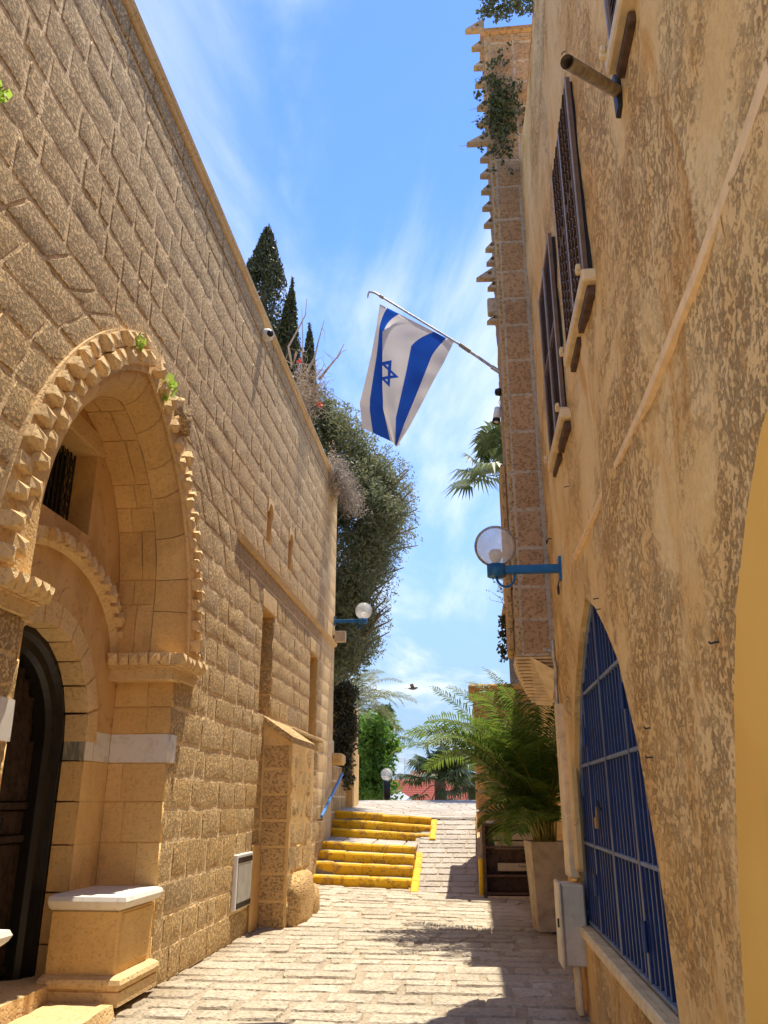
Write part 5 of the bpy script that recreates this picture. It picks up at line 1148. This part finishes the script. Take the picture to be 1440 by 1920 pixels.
# cypresses behind the wall
def cypress(tip, base_z, rad, label, seed, n=7500, lean=0.):
    rg = random.Random(seed); tip = Vector(tip); T_ = thing('cypress', label, 'tree', (tip.x, tip.y, base_z), 'cypresses behind the limestone wall'); g0 = base_z; base_z = tip.z-7.5; H = 7.5
    m2 = MB(); lobes = [(rg.uniform(0, 6.28), rg.uniform(.0, .93), rg.uniform(.12, .34)) for _ in range(130)]
    def pos():
        a, t, l_ = rg.choice(lobes); t2 = min(1.0, max(0, t+rg.uniform(-.03, .07))); r_ = rad*min(1, (1-t2)**.85*1.2+.012)*rg.uniform(.4, 1.1); a2 = a+rg.gauss(0, .28)
        return Vector((tip.x+lean*(1-t2)*H+r_*math.cos(a2), tip.y+r_*math.sin(a2), base_z+t2*H+rg.gauss(0, .05))), None
    leaves(m2, int(n*1.7), pos, .12, .34, rg, 1.6); m2.build('crown', M['cypress_leaf'], T_)
    m2 = MB(); m2.tube([(tip.x+lean*H, tip.y, g0), (tip.x+lean*H*.3, tip.y, base_z+H*.7), (tip.x, tip.y, tip.z-.15)], [.16, .1, .015], 7); m2.build('trunk', M['bark'], T_)
cypress(ony(503, 422, 18.), 1.0, 1.4, 'tallest pointed dark cypress rising behind the limestone wall', 1, 17000)
cypress(ony(470, 480, 18.8), 1.0, .95, 'shorter cypress half hidden by the coping beside the tallest one', 2, 7000)
cypress(ony(548, 520, 17.6), 1.0, .68, 'slender cypress with a bent tip between the tallest one and bare branches', 3, 9000, -.02)
cypress(ony(581, 605, 17.3), 1.0, .56, 'small slender cypress behind the bare dead branches', 4, 8000)
# bare branches, dry shrubs on the wall top
rg = random.Random(11)
DB = thing('bare_shrub', 'leafless dead shrub with long bare branches above the coping', 'shrub', (-2.95, 13.2, 8.05))
def branch(mb, pts, r0, k=5):
    n = len(pts); mb.tube(pts, [r0*(1-.8*i/(n-1)) for i in range(n)], k)
def pxl(L_, Y): return [ony(x, y, Y) for x, y in L_]
m2 = MB(); Yb = 13.4
for L_, r_ in (([(556, 660), (548, 690), (541, 650), (560, 615), (573, 590), (575, 560)], .03), ([(575, 700), (590, 670), (597, 640), (608, 600)], .028), ([(598, 712), (615, 690), (632, 670), (645, 645)], .03), ([(632, 672), (640, 660), (652, 655)], .012), ([(565, 700), (568, 640), (566, 575)], .018), ([(604, 615), (609, 622), (608, 640)], .008), ([(590, 710), (605, 690), (608, 680)], .014)):
    branch(m2, pxl(L_, Yb+rg.uniform(-.2, .2)), r_)
m2.build('branches', M['drywood'], DB)
m2 = MB()
for k in range(520):
    c = ony(rg.gauss(572, 18), rg.gauss(735, 26), 13.4+rg.uniform(-.5, .5)); d = Vector((rg.gauss(0, 1), rg.gauss(0, 1), rg.gauss(0, .8)))*.13; e = c+d+Vector((rg.gauss(0, .05), 0, rg.gauss(0, .05))); m2.tube([c, (c+e)/2+Vector((rg.gauss(0, .04), 0, rg.gauss(0, .04))), e], [.006, .005, .003], 3, .5, False)
m2.build('twig_tangle', M['drywood'], DB, kind='stuff')
m2 = MB()
for x, y in ((562, 677), (602, 760), (598, 756)): leaves(m2, 9, lambda: (blob(rg, ony(x, y, 13.2), (.05, .05, .05)), None), .07, .6, rg)
m2.build('blossoms', M['red_flower'], DB)
DS = thing('dry_hanging_shrub', 'dry greyish pink shrub spilling over the end of the coping', 'shrub', (-2.7, 15.8, 7.9))
m2 = MB(); m3 = MB()
for k in range(230):
    t = rg.random(); x, y = 622+45*t+rg.gauss(0, 11), 868+88*t+rg.gauss(0, 14); c = ony(x, y, 16.2+rg.uniform(-.7, .5)); leaves(m2, 22, lambda: (blob(rg, c, (.14, .14, .14)), None), .055, .3, rg)
    s = ony(618+30*t, 862+70*t, 16.3); m3.tube([s, s.lerp(c, .5)+Vector((0, 0, .06)), c], [.008, .006, .003], 3, .5, False)
m2.build('dry_foliage', M['dry_leaf'], DS); m3.build('twigs', M['drywood'], DS)
# dark creeper on the pier past the corner
CP = thing('dark_creeper', 'dark brownish creeper covering the pier past the stair wall', 'creeper', (-2.9, 19, 1.3))
m2 = MB(); rg = random.Random(13)
for k in range(130):
    x, y = rg.uniform(630, 662), rg.uniform(1290, 1470); c = ony(x-(8 if y > 1400 else 0), y, 18.9+rg.uniform(-.3, .4)); leaves(m2, 70, lambda: (blob(rg, c, (.17, .25, .2)), None), .085, .6, rg)
m2.build('foliage', M['ivy_leaf'], CP)
m2 = MB(); m2.box((-3.4, 19.2, 1.1), (-2.62, 19.9, 3.6), .5, None, .03); m2.build('pier', M['ashlar'], CP)
PR = thing('stone_pier', 'narrow pale stone pier at the left edge of the terrace', 'pier', (-2.5, 20.5, 1.3))
a = ony(659, 1440, 20.5); b = ony(668, 1500, 20.5); m2 = MB(); m2.box((a.x-.02, 20.4, 1.25), (b.x+.02, 20.8, 2.6), .5, None, .03); m2.build('shaft', M['ashlar'], PR)
m2 = MB(); m2.box((a.x-.9, 20.2, 1.25), (a.x-.04, 20.6, 1.62), .5, None, .02); m2.build('low_wall', M['far_stone'], PR)
# fresh green tree and feather palm beyond
rg = random.Random(17)
GT = thing('bright_green_tree', 'fresh bright green leafy tree beyond the terrace', 'tree', (-4.2, 27, -3.2))
m2 = MB()
for k in range(120):
    x, y = rg.gauss(700, 20), rg.uniform(1345, 1490); x = min(x, 742-.0*y); c = ony(x, y, 27+rg.uniform(-1, 1)); leaves(m2, 75, lambda: (blob(rg, c, (.3, .4, .34)), None), .17, .5, rg)
m2.build('crown', M['bright_leaf'], GT)
m2 = MB(); q = ony(705, 1400, 27); m2.tube([(q.x, 27, -3.2), (q.x+.05, 27, 1), (q.x, 27, 3)], [.2, .15, .06], 8); m2.build('trunk', M['bark'], GT)
FP = thing('feather_palm', 'feather palm with pale arching fronds behind the grey-green tree', 'palm', (-3.4, 24.8, -3.2))
ml, ms = MB(), MB(); q = ony(650, 1335, 24.8)
for k in range(15):
    frond(ml, ms, q+Vector((0, 0, rg.uniform(-.1, .1))), R(rg.uniform(-70, 70)) if k < 10 else R(rg.uniform(0, 360)), R(rg.uniform(20, 70)), rg.uniform(1.6, 2.4), rg.uniform(1.2, 2.), .45, 40, .12, .035, 300+k, 0, rg.uniform(-.4, .4))
m2 = MB(); m2.tube([(q.x, q.y, -3.2), (q.x, q.y, q.z+.1)], [.2, .16], 9); m2.build('trunk', M['bark'], FP); ml.build('fronds', M['olive_leaf'], FP); ms.build('stalks', M['stem'], FP)
def fan(mb, base, az, el, stalk, size, rg, tone=None, n=26, droop=.35):
    d = Vector((math.cos(az)*math.cos(el), math.sin(az)*math.cos(el), math.sin(el))); mid = Vector(base)+d*stalk*.5+Vector((0, 0, .04*stalk)); c = Vector(base)+d*stalk-Vector((0, 0, droop*stalk*.25))
    mb.tube([base, mid, c], [.02, .014, .01], 4, .7, False); side = d.cross(Vector((0, 0, 1))).normalized(); up = side.cross(d)
    for k in range(n):
        a = R(-115+230*k/(n-1)); q = d*math.cos(a)+side*math.sin(a)+up*.12; L_ = size*(1-.28*abs(a)/2)*rg.uniform(.9, 1.08); w = (side*math.cos(a)-d*math.sin(a))*size*.045
        p1 = c+q*L_*.6; p2 = c+q*L_-Vector((0, 0, droop*L_*rg.uniform(.5, 1.3))); t = rg.random() if tone is None else tone*rg.uniform(.7, 1.2)
        mb.add([c, p1-w, p2, p1+w], [(0, 1, 2, 3)], min(1, t))
def fan_palm(top, base_z, s, label, seed, skirt=True, n=34, rad=.18):
    rg = random.Random(seed); top = Vector(top); T_ = thing('fan_palm', label, 'palm', (top.x, top.y, base_z), 'fan palms'); m2 = MB(); md = MB()
    for k in range(n): fan(m2, top+Vector((0, 0, rg.uniform(-.1, .15))*1), rg.uniform(0, 6.28), R(rg.uniform(-25, 80)), rg.uniform(.5, 1.0)*s, rg.uniform(.55, .8)*s, rg, None, 24, .45)
    m2.build('crown', M['fan_leaf'], T_)
    if skirt:
        for k in range(n): fan(md, top+Vector((0, 0, rg.uniform(-.9, -.1)*s)), rg.uniform(0, 6.28), R(rg.uniform(-78, -30)), rg.uniform(.4, .8)*s, rg.uniform(.5, .75)*s, rg, None, 18, .9)
        md.build('dead_skirt', M['dead_leaf'], T_)
    m2 = MB(); m2.tube([(top.x, top.y, base_z), (top.x, top.y, top.z)], rad*s, 10); m2.build('trunk', M['bark'], T_)
fan_palm(ony(825, 1462, 26), -3.2, .95, 'shaggy fan palm with drooping dead skirt beyond the terrace', 31)
fan_palm(ony(886, 1470, 29), -3.2, .9, 'fan palm partly hidden by the corner of the low stone house', 32, True, 26)
fan_palm(ony(722, 1372, 33), -3.2, .9, 'fan palm crown peeking out behind the bright green tree', 33, False, 22)
q = ony(950, 900, 27); fan_palm(q, -3.2, 1.7, 'tall fan palm with ragged drooping leaves behind the sandstone bay', 35, False, 26, .14)
# climbing plants on the bay and the plaster roof edge
VN = thing('climbing_vine', 'dusty trailing vine clinging to the top of the sandstone bay', 'vine', (.6, 7.7, 8.4))
rg = random.Random(41); m2 = MB(); m3 = MB()
for k in range(190):
    x, y = rg.gauss(938, 17), rg.gauss(205, 46); c = ony(x, y, 7.70+rg.uniform(-.10, .02)); leaves(m2, 9, lambda: (blob(rg, c, (.06, .04, .07)), None), .05, .65, rg)
for k in range(90):
    c = ony(rg.uniform(905, 1000), rg.uniform(-30, 32), 7.6+rg.uniform(-.15, .1)); leaves(m2, 14, lambda: (blob(rg, c, (.09, .08, .08)), None), .055, .6, rg)
for k in range(12):
    s = ony(rg.uniform(915, 965), rg.uniform(190, 290), 7.68); e = s+Vector((-rg.uniform(.1, .45), 0, rg.uniform(-.25, .15))); mdp = (s+e)/2+Vector((0, 0, .06)); m3.tube([s, mdp, e], [.006, .004, .002], 4, .5, False)
    if k % 2: leaves(m2, 14, lambda: (blob(rg, mdp.lerp(e, rg.random()), (.03, .03, .03)), None), .04, .7, rg)
for k in range(45): s = ony(rg.uniform(915, 972), rg.uniform(60, 300), 7.71); m3.tube([s, s+Vector((rg.gauss(0, .06), -.02, -.12)), s+Vector((rg.gauss(0, .1), -.03, -.28))], [.006, .005, .003], 4, .5, False)
m2.build('foliage', M['vine_leaf'], VN); m3.build('stems', M['drywood'], VN)
HB = thing('balcony_planter', 'small balcony ledge with dry trailing plants behind the sandstone bay', 'balcony', (.5, 10.2, 4))
a = ony(945, 1150, 10.2); b = ony(936, 1218, 10.2)
m2 = MB(); m2.box((a.x-.02, 9.9, a.z-.08), (1.25, 10.8, a.z+.06), .5, None, .01); m2.build('ledge', M['far_stone'], HB)
m2 = MB(); m2.box((a.x+.04, 9.95, a.z-.32), (1.25, 10.7, a.z-.09)); m2.build('bracket_beam', M['brownwood'], HB)
m2 = MB(); m3 = MB()
for k in range(24): c = ony(rg.uniform(938, 966), rg.uniform(1160, 1235), 10.0); leaves(m2, 26, lambda: (blob(rg, c, (.07, .1, .08)), None), .055, .6, rg)
for k in range(26):
    s = a+Vector((rg.uniform(.02, .2), rg.uniform(-.2, .2), .06)); e = s+Vector((rg.uniform(-.28, .1), 0, rg.uniform(.1, .5))); m3.tube([s, (s+e)/2+Vector((.03, 0, .03)), e], [.007, .005, .002], 4, .5, False); leaves(m2, 5, lambda: (blob(rg, e, (.04, .04, .04)), None), .03, .6, rg)
m2.build('foliage', M['ivy_leaf'], HB); m3.build('twigs', M['drywood'], HB)
m2 = MB(); m2.tube([a+Vector((.06, -.2, .75)), a+Vector((.08, -.2, .3)), a+Vector((.11, -.2, -.2))], .012, 6); m2.tube([a+Vector((-.0, -.25, .45)), a+Vector((.0, -.25, .1)), a+Vector((.06, -.25, -.14)), a+Vector((.16, -.25, -.32))], .009, 6); m2.build('drain_pipe', M['conduit'], HB)
# little plants rooted in the wall
for k, (x, y, r_, lab) in enumerate(((316, 728, .12, 'bright green fig seedling rooted in the hood of the portal'), (262, 640, .07, 'small green weed on top of the portal hood'), (3, 172, .07, 'tiny green sprout high on the limestone wall'))):
    c = onx(x, y, XL+.10); T_ = thing('wall_plant', lab, 'plant', c); m2 = MB(); leaves(m2, 46 if k == 0 else 22, lambda: (blob(rg, c, (r_*.6, r_*.8, r_*1.3)), None), .075 if k == 0 else .05, .7, rg); m2.build('leaves', M['fig_leaf'], T_)
    m2 = MB()
    for j in range(6): m2.tube([c+Vector((-.10, 0, -.05)), c+Vector((rg.gauss(0, .02), rg.gauss(0, .04), rg.gauss(0, .06)))], .004, 4, .5, False)
    m2.build('stems', M['stem'], T_)
# ================================================================== FAR BUILDINGS
def bbox_px(x0, x1, y0, y1, Y, zb=-3.2): a, b = ony(x0, y1, Y), ony(x1, y0, Y); return a.x, b.x, zb, b.z
x0, x1, z0, z1 = bbox_px(655, 905, 1462, 1500, 55); FH = thing('red_roofed_house', 'long low house with a pink-red tiled roof beyond the palms', 'house', ((x0+x1)/2, 58, -3.2))
m2 = MB(); m2.box((x0, 55, z0), (x1, 62, z1-1.3)); m2.build('wall', M['redwall'], FH)
m2 = MB(); m2.add([(x0-.3, 54.6, z1-1.25), (x1+.3, 54.6, z1-1.25), (x1+.3, 58.5, z1+.1), (x0-.3, 58.5, z1+.1), (x1+.3, 62.4, z1-1.25), (x0-.3, 62.4, z1-1.25)], [(0, 1, 2, 3), (3, 2, 4, 5)]); rf = m2.build('roof', M['terracotta'], FH)
for k in range(12): t = k/12; m2 = MB(); m2.box((x0-.3, 54.6+3.9*t, z1-1.22+1.35*t), (x1+.3, 54.66+3.9*t, z1-1.16+1.35*t)); m2.build('tile_course', M['terracotta'], rf)
x0, x1, z0, z1 = bbox_px(735, 850, 1444, 1480, 75); TB = thing('tan_building', 'tan flat-roofed building with stepped parapet on the far rise', 'building', ((x0+x1)/2, 80, -3.2))
m2 = MB(); m2.box((x0, 75, z0), (x1, 90, z1-1.0)); m2.build('wall', M['beigewall'], TB)
mx_ = ony(768, 1445, 75).x; m2 = MB(); m2.box((mx_, 76, z1-1.0), (x1, 88, z1)); m2.build('upper_storey', M['beigewall'], TB)
m2 = MB(); m2.box((x0+.2, 77, z1-1.0), (mx_-.01, 86, z1-.25)); m2.build('grey_storey', M['greyslate'], TB)
for k in range(3): m2 = MB(); xx = x0+.5+k*.5; m2.box((xx, 76.9, z1-.8), (xx+.25, 76.99, z1-.45)); m2.build('window', M['pane'], TB)
m2 = MB(); c = Vector((mx_-.6, 77.5, z1-.25)); m2.tube([c, c+Vector((0, 0, 1.4))], .03, 5)
for k in range(4): m2.tube([c+Vector((-.6, 0, 1.0+.12*k)), c+Vector((.6, 0, .9+.14*k))], .018, 4)
m2.build('antenna', M['steel'], None, label='thin grey aerial on the roof of the far tan building', cat='antenna')
c = ony(747, 1482, 45); GH = thing('grey_gable', 'small grey hipped roof peeping over the terrace edge', 'roof', (c.x, 45, -3.2)); m2 = MB(); m2.box((c.x-1.0, 44, -3.2), (c.x+1.0, 47, c.z-1.0)); m2.build('wall', M['redwall'], GH)
m2 = MB(); m2.add([(c.x-1.5, 43.6, c.z-1.0), (c.x+1.5, 43.6, c.z-1.0), (c.x+1.5, 47.4, c.z-1.0), (c.x-1.5, 47.4, c.z-1.0), (c.x, 45.5, c.z)], [(0, 1, 4), (1, 2, 4), (2, 3, 4), (3, 0, 4), (3, 2, 1, 0)]); m2.build('hip_roof', M['greyslate'], GH)
# distant wooded rise
m2 = MB(); rg = random.Random(77)
for k in range(60):
    x = rg.uniform(-70, 60); boulder_c = (x, 130+rg.uniform(-15, 15), -1.5); leaves(m2, 60, lambda: (blob(rg, boulder_c, (4, 4, 2.6)), None), 1.1, .6, rg)
m2.build('distant_trees', M['fan_leaf'], None, kind='stuff', label='far low line of dark green trees on the horizon', cat='trees')
